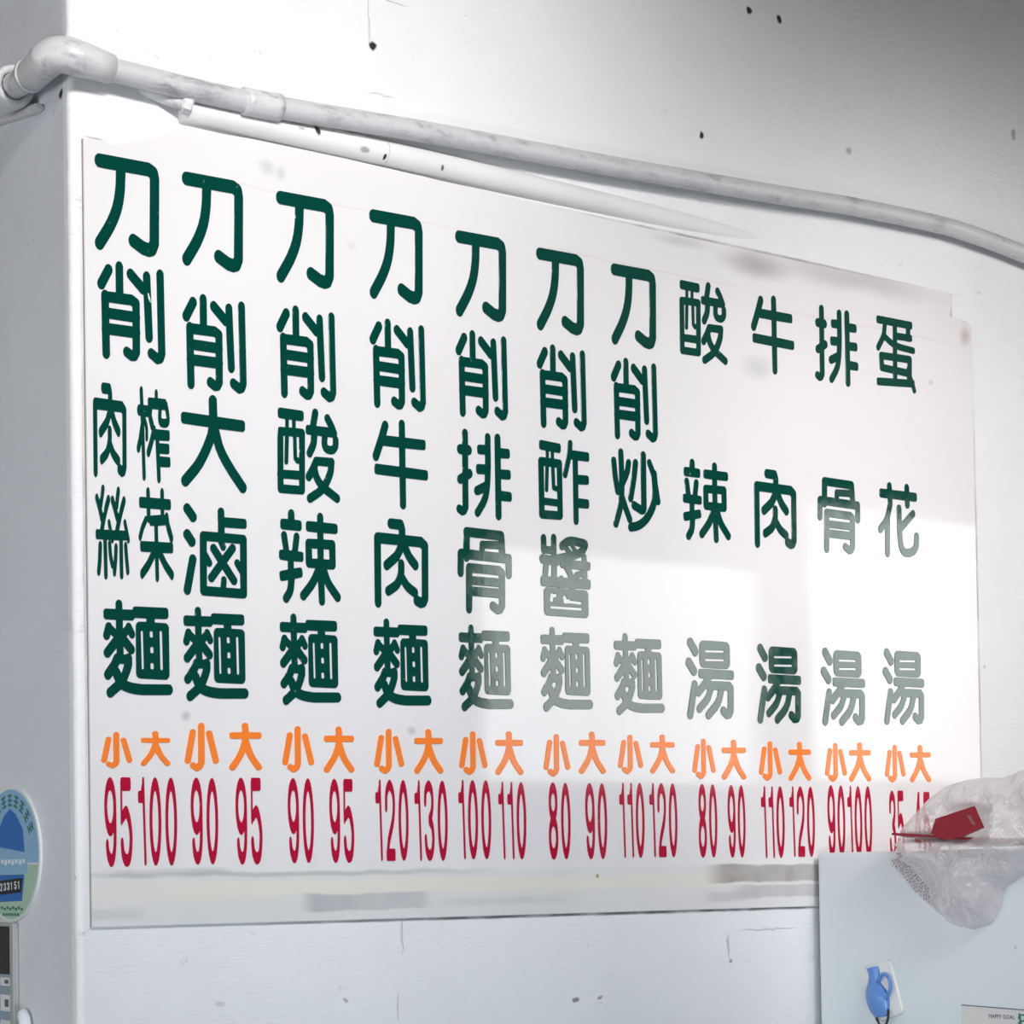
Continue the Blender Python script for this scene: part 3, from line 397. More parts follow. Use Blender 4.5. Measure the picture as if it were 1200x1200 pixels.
 'n5': [[0,743,12,711,51,684,105,672,159,675,196,687,226,707,275,796,286,809,301,817,371,841,437,855,497,859,570,856,653,842,672,833,693,817,720,785,740,750,758,683,754,655,741,626,718,595,678,555,631,520,588,496,546,476,497,462,473,458,437,461,226,507,166,509,129,531,99,539,57,536,27,520,17,499,17,58,29,33,75,8,117,0,811,0,857,8,878,20,890,36,892,107,877,132,841,148,811,151,156,153,155,365,159,371,389,322,467,317,528,320,606,335,685,361,775,404,853,456,917,513,955,559,990,626,1000,679,992,736,961,810,925,863,879,909,841,935,775,964,727,978,648,991,570,998,491,1000,419,997,341,986,274,971,208,951,148,927,99,898,74,877,46,842,4,761]],
 'n1': [[0,248,1,193,29,173,67,162,112,157,369,155,515,80,557,66,554,32,593,10,649,0,716,0,772,10,801,25,882,444,1000,959,977,983,917,998,861,1000,805,994,768,983,746,966,596,296,582,293,101,292,56,285,26,276,5,262]],
 'n2': [[0,335,12,217,27,174,50,143,79,118,137,83,208,53,299,24,376,8,428,2,487,0,574,8,661,27,745,53,825,85,889,119,932,153,955,178,982,221,996,264,1000,310,994,353,979,399,953,446,897,514,809,585,720,637,466,771,421,803,381,846,906,847,935,850,970,866,985,889,985,960,976,976,959,989,935,997,912,1000,166,1000,143,996,120,987,104,975,97,960,96,892,100,878,119,860,149,848,188,785,246,724,279,699,353,654,575,539,644,499,691,464,731,424,770,364,784,306,773,256,760,235,731,211,664,178,574,148,493,133,428,137,376,148,318,167,271,188,237,210,226,235,214,349,201,371,172,390,149,398,120,402,91,402,59,396,34,385,15,371,3,353]],
 'n3': [[0,263,25,163,46,128,72,102,106,80,163,56,238,33,318,16,398,4,478,0,529,2,609,13,683,30,758,53,825,81,876,113,913,153,936,195,948,256,943,309,926,348,887,398,837,441,775,477,842,505,872,522,937,580,968,623,989,665,1000,708,1000,737,986,786,946,847,885,904,826,940,786,956,723,975,655,988,581,997,512,1000,438,997,369,988,300,973,198,940,146,915,118,897,68,843,13,740,19,708,46,683,89,667,140,665,180,674,215,695,235,722,271,790,289,810,323,827,386,846,483,862,575,859,666,841,701,826,726,808,760,772,780,729,770,687,742,644,712,617,689,606,529,568,478,552,446,526,437,498,446,459,472,431,497,420,649,370,679,352,712,322,732,291,736,259,728,224,709,195,655,169,575,145,500,133,432,135,318,156,272,170,238,185,205,288,184,309,152,324,100,331,49,320,12,295]],
 'n8': [[0,712,22,627,78,556,171,494,233,468,199,454,122,404,70,344,60,327,43,259,59,192,68,175,121,112,198,63,220,53,317,19,435,0,562,0,667,16,694,23,794,58,871,106,888,122,937,182,956,252,937,334,887,395,801,454,767,468,827,493,914,549,981,634,1000,712,983,786,972,807,915,874,821,935,689,980,568,1000,446,1000,309,980,178,934,83,872,21,796], [266,259,273,288,296,316,336,342,397,364,469,375,535,375,601,365,660,344,704,316,727,288,734,259,727,228,703,199,661,172,601,151,535,141,463,141,397,152,341,171,297,199,273,228], [230,712,240,750,269,786,314,815,380,840,463,854,546,853,617,841,682,818,733,784,760,750,770,712,761,676,733,641,683,607,617,583,535,570,457,571,380,584,320,606,267,641,241,673]],
 'n4': [[0,677,10,649,9,628,17,614,529,19,551,6,579,0,617,4,656,0,690,7,712,22,722,43,753,614,912,615,940,619,963,628,984,642,995,656,1000,673,997,691,984,708,964,722,940,731,906,735,760,736,770,957,757,981,729,996,690,1000,656,992,631,971,612,735,79,734,51,728,23,714,7,698], [180,614,609,614,589,228,574,207,562,169]]}
TEXT = [
 ('d', 1, [('dao', 0.000, 1.000)], (0.0134, 0.9466, 0.1147, 1.0841)),
 ('d', 1, [('xiao1', 0.000, 1.000)], (0.0164, 0.7943, 0.1213, 0.9352)),
 ('d', 1, [('rou', 0.000, 1.000)], (0.0077, 0.6262, 0.0589, 0.7608)),
 ('d', 1, [('zha', 0.000, 1.000)], (0.0745, 0.6271, 0.1273, 0.7629)),
 ('d', 1, [('si', 0.000, 1.000)], (0.0096, 0.4842, 0.0619, 0.6173)),
 ('d', 1, [('cai', 0.000, 1.000)], (0.0759, 0.4860, 0.1307, 0.6212)),
 ('d', 1, [('mian', 0.000, 1.000)], (0.0195, 0.3193, 0.1270, 0.4575)),
 ('d', 2, [('dao', 0.000, 1.000)], (0.1502, 0.9458, 0.2512, 1.0835)),
 ('d', 2, [('xiao1', 0.000, 1.000)], (0.1494, 0.7681, 0.2533, 0.9087)),
 ('d', 2, [('da', 0.000, 1.000)], (0.1441, 0.6256, 0.2512, 0.7640)),
 ('d', 2, [('lu', 0.000, 1.000)], (0.1460, 0.4712, 0.2503, 0.6032)),
 ('d', 2, [('mian', 0.000, 1.000)], (0.1445, 0.3188, 0.2501, 0.4552)),
 ('d', 3, [('dao', 0.000, 1.000)], (0.3063, 0.9451, 0.4075, 1.0834)),
 ('d', 3, [('xiao1', 0.000, 1.000)], (0.3050, 0.7739, 0.4075, 0.9149)),
 ('d', 3, [('suan', 0.000, 1.000)], (0.3031, 0.6219, 0.4118, 0.7647)),
 ('d', 3, [('la', 0.000, 1.000)], (0.3044, 0.4696, 0.4107, 0.6099)),
 ('d', 3, [('mian', 0.000, 1.000)], (0.3034, 0.3188, 0.4090, 0.4550)),
 ('d', 4, [('dao', 0.000, 1.000)], (0.4703, 0.9453, 0.5695, 1.0844)),
 ('d', 4, [('xiao1', 0.000, 1.000)], (0.4688, 0.7784, 0.5711, 0.9186)),
 ('d', 4, [('niu', 0.000, 1.000)], (0.4713, 0.6271, 0.5729, 0.7656)),
 ('d', 4, [('rou', 0.000, 1.000)], (0.4716, 0.4728, 0.5714, 0.6116)),
 ('d', 4, [('mian', 0.000, 1.000)], (0.4679, 0.3201, 0.5733, 0.4575)),
 ('d', 5, [('dao', 0.000, 1.000)], (0.6308, 0.9410, 0.7308, 1.0788)),
 ('d', 5, [('xiao1', 0.000, 1.000)], (0.6292, 0.7831, 0.7300, 0.9231)),
 ('d', 5, [('pai', 0.000, 1.000)], (0.6263, 0.6259, 0.7347, 0.7651)),
 ('d', 5, [('gu', 0.000, 1.000)], (0.6267, 0.4743, 0.7325, 0.6103)),
 ('d', 5, [('mian', 0.000, 1.000)], (0.6264, 0.3202, 0.7321, 0.4572)),
 ('d', 6, [('dao', 0.000, 1.000)], (0.7908, 0.9414, 0.8897, 1.0775)),
 ('d', 6, [('xiao1', 0.000, 1.000)], (0.7893, 0.7835, 0.8906, 0.9222)),
 ('d', 6, [('zuo', 0.000, 1.000)], (0.7893, 0.6318, 0.8946, 0.7703)),
 ('d', 6, [('jiang', 0.000, 1.000)], (0.7887, 0.4807, 0.8934, 0.6138)),
 ('d', 6, [('mian', 0.000, 1.000)], (0.7877, 0.3250, 0.8943, 0.4627)),
 ('d', 7, [('dao', 0.000, 1.000)], (0.9466, 0.9394, 1.0450, 1.0763)),
 ('d', 7, [('xiao1', 0.000, 1.000)], (0.9437, 0.7818, 1.0439, 0.9205)),
 ('d', 7, [('chao', 0.000, 1.000)], (0.9415, 0.6305, 1.0469, 0.7683)),
 ('d', 7, [('mian', 0.000, 1.000)], (0.9401, 0.3243, 1.0490, 0.4608)),
 ('d', 8, [('suan', 0.000, 1.000)], (1.0964, 0.9330, 1.2055, 1.0759)),
 ('d', 8, [('la', 0.000, 1.000)], (1.0974, 0.6266, 1.2057, 0.7667)),
 ('d', 8, [('tang', 0.000, 1.000)], (1.0974, 0.3221, 1.2068, 0.4614)),
 ('d', 9, [('niu', 0.000, 1.000)], (1.2625, 0.9358, 1.3657, 1.0755)),
 ('d', 9, [('rou', 0.000, 1.000)], (1.2622, 0.6259, 1.3640, 0.7667)),
 ('d', 9, [('tang', 0.000, 1.000)], (1.2593, 0.3195, 1.3673, 0.4593)),
 ('d', 10, [('pai', 0.000, 1.000)], (1.4167, 0.9364, 1.5264, 1.0765)),
 ('d', 10, [('gu', 0.000, 1.000)], (1.4161, 0.6303, 1.5239, 0.7665)),
 ('d', 10, [('tang', 0.000, 1.000)], (1.4173, 0.3204, 1.5281, 0.4606)),
 ('d', 11, [('dan', 0.000, 1.000)], (1.5742, 0.9453, 1.6782, 1.0787)),
 ('d', 11, [('hua', 0.000, 1.000)], (1.5705, 0.6345, 1.6781, 0.7749)),
 ('d', 11, [('tang', 0.000, 1.000)], (1.5753, 0.3268, 1.6841, 0.4674)),
 ('s', 1, [('xiao', 0.000, 1.000)], (0.0145, 0.2210, 0.0620, 0.2718)),
 ('s', 1, [('daO', 0.000, 1.000)], (0.0751, 0.2254, 0.1218, 0.2749)),
 ('s', 2, [('xiao', 0.000, 1.000)], (0.1446, 0.2191, 0.1997, 0.2887)),
 ('s', 2, [('daO', 0.000, 1.000)], (0.2166, 0.2211, 0.2709, 0.2908)),
 ('s', 3, [('xiao', 0.000, 1.000)], (0.3055, 0.2198, 0.3600, 0.2885)),
 ('s', 3, [('daO', 0.000, 1.000)], (0.3767, 0.2205, 0.4308, 0.2900)),
 ('s', 4, [('xiao', 0.000, 1.000)], (0.4666, 0.2202, 0.5208, 0.2888)),
 ('s', 4, [('daO', 0.000, 1.000)], (0.5394, 0.2214, 0.5939, 0.2908)),
 ('s', 5, [('xiao', 0.000, 1.000)], (0.6242, 0.2210, 0.6789, 0.2897)),
 ('s', 5, [('daO', 0.000, 1.000)], (0.6940, 0.2218, 0.7497, 0.2917)),
 ('s', 6, [('xiao', 0.000, 1.000)], (0.7904, 0.2207, 0.8448, 0.2897)),
 ('s', 6, [('daO', 0.000, 1.000)], (0.8629, 0.2261, 0.9190, 0.2958)),
 ('s', 7, [('xiao', 0.000, 1.000)], (0.9454, 0.2272, 0.9994, 0.2927)),
 ('s', 7, [('daO', 0.000, 1.000)], (1.0149, 0.2291, 1.0694, 0.2950)),
 ('s', 8, [('xiao', 0.000, 1.000)], (1.1086, 0.2213, 1.1610, 0.2900)),
 ('s', 8, [('daO', 0.000, 1.000)], (1.1754, 0.2210, 1.2320, 0.2903)),
 ('s', 9, [('xiao', 0.000, 1.000)], (1.2624, 0.2205, 1.3170, 0.2895)),
 ('s', 9, [('daO', 0.000, 1.000)], (1.3328, 0.2213, 1.3885, 0.2905)),
 ('s', 10, [('xiao', 0.000, 1.000)], (1.4231, 0.2208, 1.4773, 0.2903)),
 ('s', 10, [('daO', 0.000, 1.000)], (1.4837, 0.2221, 1.5393, 0.2930)),
 ('s', 11, [('xiao', 0.000, 1.000)], (1.5762, 0.2216, 1.6296, 0.2905)),
 ('s', 11, [('daO', 0.000, 1.000)], (1.6420, 0.2227, 1.6980, 0.2921)),
 ('p', 1, [('n9', 0.000, 0.424), ('n5', 0.576, 0.424)], (0.0185, 0.0835, 0.0610, 0.2088)),
 ('p', 1, [('n1', 0.000, 0.199), ('n0', 0.289, 0.301), ('n0', 0.699, 0.301)], (0.0704, 0.0846, 0.1311, 0.2096)),
 ('p', 2, [('n9', 0.000, 0.424), ('n0', 0.576, 0.424)], (0.1534, 0.0855, 0.1973, 0.2101)),
 ('p', 2, [('n9', 0.000, 0.424), ('n5', 0.576, 0.424)], (0.2262, 0.0848, 0.2702, 0.2111)),
 ('p', 3, [('n9', 0.000, 0.424), ('n0', 0.576, 0.424)], (0.3138, 0.0860, 0.3581, 0.2118)),
 ('p', 3, [('n9', 0.000, 0.424), ('n5', 0.576, 0.424)], (0.3857, 0.0856, 0.4287, 0.2116)),
 ('p', 4, [('n1', 0.000, 0.199), ('n2', 0.289, 0.301), ('n0', 0.699, 0.301)], (0.4678, 0.0877, 0.5274, 0.2116)),
 ('p', 4, [('n1', 0.000, 0.199), ('n3', 0.289, 0.301), ('n0', 0.699, 0.301)], (0.5393, 0.0871, 0.6005, 0.2116)),
 ('p', 5, [('n1', 0.000, 0.199), ('n0', 0.289, 0.301), ('n0', 0.699, 0.301)], (0.6219, 0.0888, 0.6842, 0.2133)),
 ('p', 5, [('n1', 0.000, 0.226), ('n1', 0.329, 0.226), ('n0', 0.658, 0.342)], (0.6991, 0.0881, 0.7534, 0.2113)),
 ('p', 6, [('n8', 0.000, 0.424), ('n0', 0.576, 0.424)], (0.7990, 0.0873, 0.8433, 0.2114)),
 ('p', 6, [('n9', 0.000, 0.424), ('n0', 0.576, 0.424)], (0.8746, 0.0872, 0.9198, 0.2116)),
 ('p', 7, [('n1', 0.000, 0.226), ('n1', 0.329, 0.226), ('n0', 0.658, 0.342)], (0.9469, 0.0886, 1.0000, 0.2131)),
 ('p', 7, [('n1', 0.000, 0.199), ('n2', 0.289, 0.301), ('n0', 0.699, 0.301)], (1.0118, 0.0892, 1.0723, 0.2134)),
 ('p', 8, [('n8', 0.000, 0.424), ('n0', 0.576, 0.424)], (1.1204, 0.0878, 1.1624, 0.2130)),
 ('p', 8, [('n9', 0.000, 0.424), ('n0', 0.576, 0.424)], (1.1875, 0.0873, 1.2277, 0.2122)),
 ('p', 9, [('n1', 0.000, 0.226), ('n1', 0.329, 0.226), ('n0', 0.658, 0.342)], (1.2658, 0.0857, 1.3209, 0.2114)),
 ('p', 9, [('n1', 0.000, 0.199), ('n2', 0.289, 0.301), ('n0', 0.699, 0.301)], (1.3341, 0.0874, 1.3946, 0.2117)),
 ('p', 10, [('n9', 0.000, 0.424), ('n0', 0.576, 0.424)], (1.4272, 0.0844, 1.4705, 0.2148)),
 ('p', 10, [('n1', 0.000, 0.199), ('n0', 0.289, 0.301), ('n0', 0.699, 0.301)], (1.4776, 0.0840, 1.5392, 0.2140)),
 ('p', 11, [('n3', 0.000, 0.424), ('n5', 0.576, 0.424)], (1.5853, 0.0775, 1.6237, 0.2070)),
 ('p', 11, [('n4', 0.000, 0.424), ('n5', 0.576, 0.424)], (1.6521, 0.0769, 1.6941, 0.2054))]
def loops_of(lay):
    out = []
    for n, a, w in lay:
        for lp in SH[n]: out.append([(a + w * lp[i] / 1000, lp[i + 1] / 1000) for i in range(0, len(lp), 2)])
    return out
KIND = {'d': ('dish_character', 'green'), 's': ('size_character', 'orange'), 'p': ('price_number', 'red')}
for kind, colno, lay, (x0, z0, x1, z1) in TEXT:
    nm, mt = KIND[kind]
    o = cut_letters(nm, loops_of(lay), x0, z0, x1, z1, -.0059, M[mt], board)
    o['label'] = {'d': 'dark green cut-out dish name character', 's': 'small orange cut-out portion size character', 'p': 'tall narrow crimson price number'}[kind]
bm = bmesh.new()                                   # dried glue where a stroke of the second character has lifted
sweep(bm, [(.0945, -.0078, .8965), (.0960, -.0082, .889), (.0985, -.0078, .8835)], [.0008, .0016, .0007], 8)
o = link('glue_mark', bm, M['glue'], None, True); o.parent = board

# ------------------------------------------------------------------ pipes above the board
pipe = thing('water_pipe', (0, -.024, 2.735), 'white painted round pipe running along the wall above the menu board and around its corner', 'pipe')
pts = smooth_path([(.015, -.029, 2.7300), (.0405, -.029, 2.7305), (.2592, -.029, 2.7300), (.5612, -.029, 2.7465), (.8999, -.029, 2.7610), (1.2828, -.029, 2.7804), (1.48, -.029, 2.7925), (1.6043, -.029, 2.7967), (1.70, -.029, 2.7990), (1.7894, -.029, 2.7975), (1.9596, -.029, 2.7831), (2.112, -.029, 2.7586), (2.5, -.029, 2.68)], 10)
link('pipe_run', sweep(bmesh.new(), pts, .0162, 28), M['pipe'], pipe, True)
link('side_pipe', sweep(bmesh.new(), [(-.056, .035, 2.7275), (-.056, .098, 2.7293), (-.056, .30, 2.733)], .0185, 28), M['pipe'], pipe, True)
ctr = [(-.056, .052, 2.728), (-.056, .030, 2.7285), (-.056, .008, 2.731)]
for k in range(1, 9):
    a = k / 9 * math.pi / 2
    ctr.append((-.056 + .040 * (1 - math.cos(a)), .008 - .042 * math.sin(a), 2.731 + .007 * math.sin(2 * a)))
ctr += [(.0, -.0325, 2.733), (.0285, -.0295, 2.7308)]
link('elbow', sweep(bmesh.new(), ctr, [.0215, .0225, .0235] + [.025] * 8 + [.0225, .0205], 28), M['joint'], pipe, True)
link('elbow_lip', sweep(bmesh.new(), [(-.056, .045, 2.728), (-.056, .053, 2.728)], .0235, 28), M['joint'], pipe, True)
link('coupling', sweep(bmesh.new(), smooth_path([(.2400, -.029, 2.7295), (.27, -.029, 2.7303), (.3015, -.029, 2.7315)], 3), .0198, 28), M['joint'], pipe, True)
bm = bmesh.new()                                   # flared socket with an open mouth around the pipe
prof_ = [(.101, .0195), (.097, .0225), (.096, .027), (.100, .0295), (.112, .030), (.135, .028), (.16, .026)]
rings = [[bm.verts.new((-.056 + r_ * math.cos(i * math.pi / 16), y_, 2.7295 + r_ * math.sin(i * math.pi / 16))) for i in range(32)] for y_, r_ in prof_]
for a, b in zip(rings, rings[1:]):
    for i in range(32): bm.faces.new((a[i], a[(i + 1) % 32], b[(i + 1) % 32], b[i]))
link('flared_socket', bm, M['joint'], pipe, True)
bm = bmesh.new()
prism(bm, [(.078, 2.6965), (.092, 2.6935), (.23, 2.716), (.23, 2.728), (.10, 2.706), (.080, 2.7035)], lambda a, b: (XC - .0006, a, b), lambda a, b: (XC - .014, a, b))
bmesh.ops.bevel(bm, geom=list(bm.edges), offset=.002, segments=2, affect='EDGES')
link('saddle_tab', bm, M['joint'], pipe)

con = thing('conduit', (0, 0, 2.707), 'smooth white painted conduit half sunk in the wall along the top edge of the board', 'conduit')
pts = [(.150 + i * (1.74 - .150) / 40, -.001 + .0235 * max(0, (i - 10) / 20) ** 1.4 + (.004 if i > 30 else 0), 2.7075 + .0035 * i / 40) for i in range(41)]
link('conduit_tube', sweep(bmesh.new(), pts, .0205, 32), M['tube'], con, True)
bm = bmesh.new()
sweep(bm, [(.088, .004, 2.7235), (.12, -.009, 2.716), (.150, -.020, 2.7085)], [.005, .0085, .0105], 20)
link('stub', bm, M['joint'], con, True)
bm = bmesh.new()
sweep(bm, [(.146, -.0190, 2.7095), (.149, -.0200, 2.7088), (.158, -.0232, 2.7065), (.160, -.0238, 2.706)], [.0118, .0138, .0138, .0115], 6)
link('end_nut', bm, M['joint'], con)
bm = bmesh.new()
sweep(bm, [(.50 + .002 * math.sin(a), -.0018 - .0209 * math.cos(a), 2.708 + .0209 * math.sin(a)) for a in [(-.9 + i * .15) for i in range(12)]], .0009, 6)
link('joint_ridge', bm, M['joint'], con, True)

# ------------------------------------------------------------------ refrigerator
FX = 1.385
fr = thing('refrigerator', (FX + .3, -.36, 0), 'pale grey white refrigerator standing against the wall below the right end of the board', 'refrigerator')
link('cabinet', box(bmesh.new(), (FX, -.62, .03), (FX + .58, -.0205, 1.6285), .006), M['enamel'], fr, False)
link('freezer_door', box(bmesh.new(), (FX, -.685, 1.12), (FX + .58, -.627, 1.6285), .012), M['enamel'], fr)
link('main_door', box(bmesh.new(), (FX, -.685, .06), (FX + .58, -.627, 1.11), .012), M['enamel'], fr)
link('door_gasket', box(bmesh.new(), (FX + .012, -.6275, .07), (FX + .568, -.6195, 1.615)), M['gasket'], fr)
for z0, z1 in ((1.17, 1.34), (.82, 1.06)):
    bm = bmesh.new(); sweep(bm, smooth_path([(FX + .05, -.685, z0), (FX + .05, -.72, z0 + .015), (FX + .05, -.72, z1 - .015), (FX + .05, -.685, z1)], 6), .009, 12)
    link('door_handle', bm, M['chrome'], fr, True)
for fx_, fy_ in ((.05, -.08), (.53, -.08), (.05, -.56), (.53, -.56)):
    bm = bmesh.new(); sweep(bm, [(FX + fx_, fy_, 0), (FX + fx_, fy_, .032)], .018, 16); link('foot', bm, M['gasket'], fr, True)

def side(u, z, d): return (FX - d, u, z)          # a point d in front of the refrigerator's side
mag = thing('jug_magnet', (FX, -.175, 1.39), 'small white tile magnet with a blue jug stuck on the side of the refrigerator', 'fridge magnet')
card = [(-.1277, 1.4252), (-.1938, 1.4457), (-.2226, 1.356), (-.1634, 1.3375)]
def rounded(poly, r, n=6):
    out = []; m = len(poly)
    for i in range(m):
        p, a, b = Vector(poly[i]), Vector(poly[i - 1]), Vector(poly[(i + 1) % m])
        s, e = p + (a - p).normalized() * r, p + (b - p).normalized() * r
        for k in range(n + 1):
            q_ = k / n; out.append(tuple(s * (1 - q_) ** 2 + p * 2 * q_ * (1 - q_) + e * q_ ** 2))
    return out
bm = bmesh.new()
prism(bm, rounded(card, .010), lambda a, b: side(a, b, .0007), lambda a, b: side(a, b, .0075))
link('tile', bm, M['tile'], mag)
JL = smooth_path([(-.1424, 1.4275, 0), (-.1474, 1.4213, 0), (-.1482, 1.4086, 0), (-.1421, 1.3905, 0), (-.1427, 1.3752, 0), (-.1500, 1.3577, 0), (-.1620, 1.3450, 0)], 5)
JR = smooth_path([(-.1693, 1.4333, 0), (-.1726, 1.4258, 0), (-.1745, 1.4068, 0), (-.1839, 1.397, 0), (-.1932, 1.3847, 0), (-.1945, 1.3690, 0), (-.1930, 1.3500, 0)], 5)
bm = bmesh.new(); rows = []
for a, b in zip(JL, JR):
    hw = (a - b).length / 2
    rows.append([bm.verts.new(side(a.x + (b.x - a.x) * (1 - math.cos(k / 10 * math.pi)) / 2, a.y + (b.y - a.y) * (1 - math.cos(k / 10 * math.pi)) / 2, .0076 + .55 * hw * math.sin(k / 10 * math.pi))) for k in range(11)])
for a, b in zip(rows, rows[1:]):
    for k in range(10): bm.faces.new((a[k], a[k + 1], b[k + 1], b[k]))
bm.faces.new(rows[0][::-1]); bm.faces.new(rows[-1])
bm.faces.new([r[0] for r in rows] + [r[-1] for r in rows[::-1]])
jug = link('jug', bm, M['jug'], mag, True)
bm = bmesh.new()
sweep(bm, smooth_path([side(-.176, 1.4085, .013), side(-.1828, 1.4185, .0135), side(-.1897, 1.4204, .0135), side(-.1981, 1.4151, .0135), side(-.2023, 1.4052, .0135), side(-.2009, 1.3925, .0135), side(-.1925, 1.3800, .013)], 6), .0031, 12)
hn = link('jug_handle', bm, M['jug'], None, True); hn.parent = jug
bm = bmesh.new()
sweep(bm, smooth_path([side(-.1925, 1.3600, .010), side(-.1965, 1.3550, .013), side(-.1965, 1.3480, .014), side(-.1935, 1.3415, .013), side(-.1900, 1.3360, .012), side(-.187, 1.325, .012)], 6), .0021, 10)
sweep(bm, smooth_path([side(-.1650, 1.3460, .010), side(-.1700, 1.3425, .013), side(-.1745, 1.3360, .013), side(-.178, 1.325, .012)], 6), .0021, 10)
link('black_cord', bm, M['black'], mag, True)

sheet = thing('paper_notice', (FX, -.44, 1.33), 'white paper sheet with small print and a green emblem stuck low on the refrigerator side', 'paper notice')
bm = bmesh.new()
prism(bm, [(-.3481, 1.3736), (-.5480, 1.3690), (-.5480, 1.25), (-.3465, 1.255)], lambda a, b: side(a, b, .0004), lambda a, b: side(a, b, .0011))
link('sheet', bm, M['paper'], sheet)
bm = bmesh.new(); prism(bm, [(-.3475, 1.3747), (-.5480, 1.3701), (-.5480, 1.3688), (-.3475, 1.3734)], lambda a, b: side(a, b, .0005), lambda a, b: side(a, b, .0018))
link('dark_top_edge', bm, M['ink'], sheet)
cu = bpy.data.curves.new('heading', 'FONT'); cu.body = 'HAPPY GOAL'; cu.size = .0125; cu.extrude = .0001; cu.offset = .0002; cu.space_character = 1.08
tmp = bpy.data.objects.new('tmp', cu); COL.objects.link(tmp)
me = bpy.data.meshes.new_from_object(tmp.evaluated_get(bpy.context.evaluated_depsgraph_get()))
bpy.data.objects.remove(tmp)
wd = max(v.co.x for v in me.vertices)
me.transform(Matrix(((0, 0, -1, FX - .0013), (-.0535 / wd, 0, 0, -.4050), (0, .72, 0, 1.3555), (0, 0, 0, 1))) )
me.materials.clear(); me.materials.append(M['ink'])
o = bpy.data.objects.new('heading', me); COL.objects.link(o); o.parent = sheet; o.matrix_parent_inverse = Matrix.Translation(-sheet.location)
bm = bmesh.new()
for k in range(3):
    sweep(bm, [side(-.4760 + .009 * math.cos(a), 1.3590 - .0095 * k + .0042 * math.sin(a), .0016) for a in [i * math.pi / 10 for i in range(-2, 13)]], .0014, 6)
sweep(bm, [side(-.4680, 1.3655, .0016), side(-.4720, 1.345, .0016), side(-.4700, 1.33, .0016)], .0016, 6)
link('emblem', bm, M['bluegreen'], sheet)

# ------------------------------------------------------------------ red carton and plastic bag on the refrigerator's corner
ZT = 1.6285
car = thing('red_carton', (FX + .04, -.4, ZT), 'flat dark red carton sticking out over the edge of the refrigerator inside the clear bag', 'carton')
bm = bmesh.new()
for yy0, yy1 in ((-.242, -.40),):
    a = [(FX - .045, .0255), (FX + .16, .0055), (FX + .16, .0165), (FX - .045, .0295)]
    prism(bm, a, lambda x, z: (x, yy0, ZT + z + (.001 if x < FX else 0)), lambda x, z: (x, yy1, ZT + z - (.010 if x < FX else 0)))
link('base_sheet', bm, M['redcard'], car)
bm = bmesh.new()
q = [(-.340, 1.6555), (-.3507, 1.679), (-.4304, 1.6964), (-.4490, 1.6618), (-.4050, 1.6480), (-.3700, 1.6440)]
prism(bm, q, lambda a, b: (FX - .058, a, b), lambda a, b: (FX - .053, a, b))
link('open_flap', bm, M['redcard'], car)
bm = bmesh.new()
prism(bm, [(-.4180, 1.6830), (-.4260, 1.6810), (-.4360, 1.6660), (-.4280, 1.6680)], lambda a, b: (FX - .0586, a, b), lambda a, b: (FX - .0579, a, b))
link('scuff', bm, plain('worn card', (.30, .10, .10), .5), car)

OUT = [(-.2239, 1.6534), (-.2575, 1.6853), (-.2961, 1.7138), (-.334, 1.7348), (-.3708, 1.7415), (-.4069, 1.7441), (-.4511, 1.7421), (-.4861, 1.7513), (-.5291, 1.764), (-.5956, 1.7632),
       (-.6427, 1.7087), (-.6251, 1.6506), (-.559, 1.6297), (-.508, 1.6092), (-.4816, 1.5825), (-.4464, 1.5665), (-.4369, 1.5365), (-.4184, 1.5077), (-.3824, 1.4977), (-.3462, 1.5029),
       (-.3245, 1.5194), (-.3005, 1.5249), (-.2541, 1.5588), (-.1993, 1.6078)]
bag = thing('plastic_bag', (FX, -.4, ZT), 'crumpled clear plastic bag draped over the top corner of the refrigerator around a red carton', 'bag')
NR, NA = 44, 240
cy, cz = -.40, 1.625
per = []
for i in range(len(OUT)):
    a, b = Vector(OUT[i]), Vector(OUT[(i + 1) % len(OUT)])
    for k in range(10): per.append(a.lerp(b, k / 10))
per = [(per[i - 1] + per[i] * 2 + per[(i + 1) % len(per)]) / 4 for i in range(len(per))]
def ridge(p, s): return 1 - abs(noise.noise(Vector(p) * s)) * 2
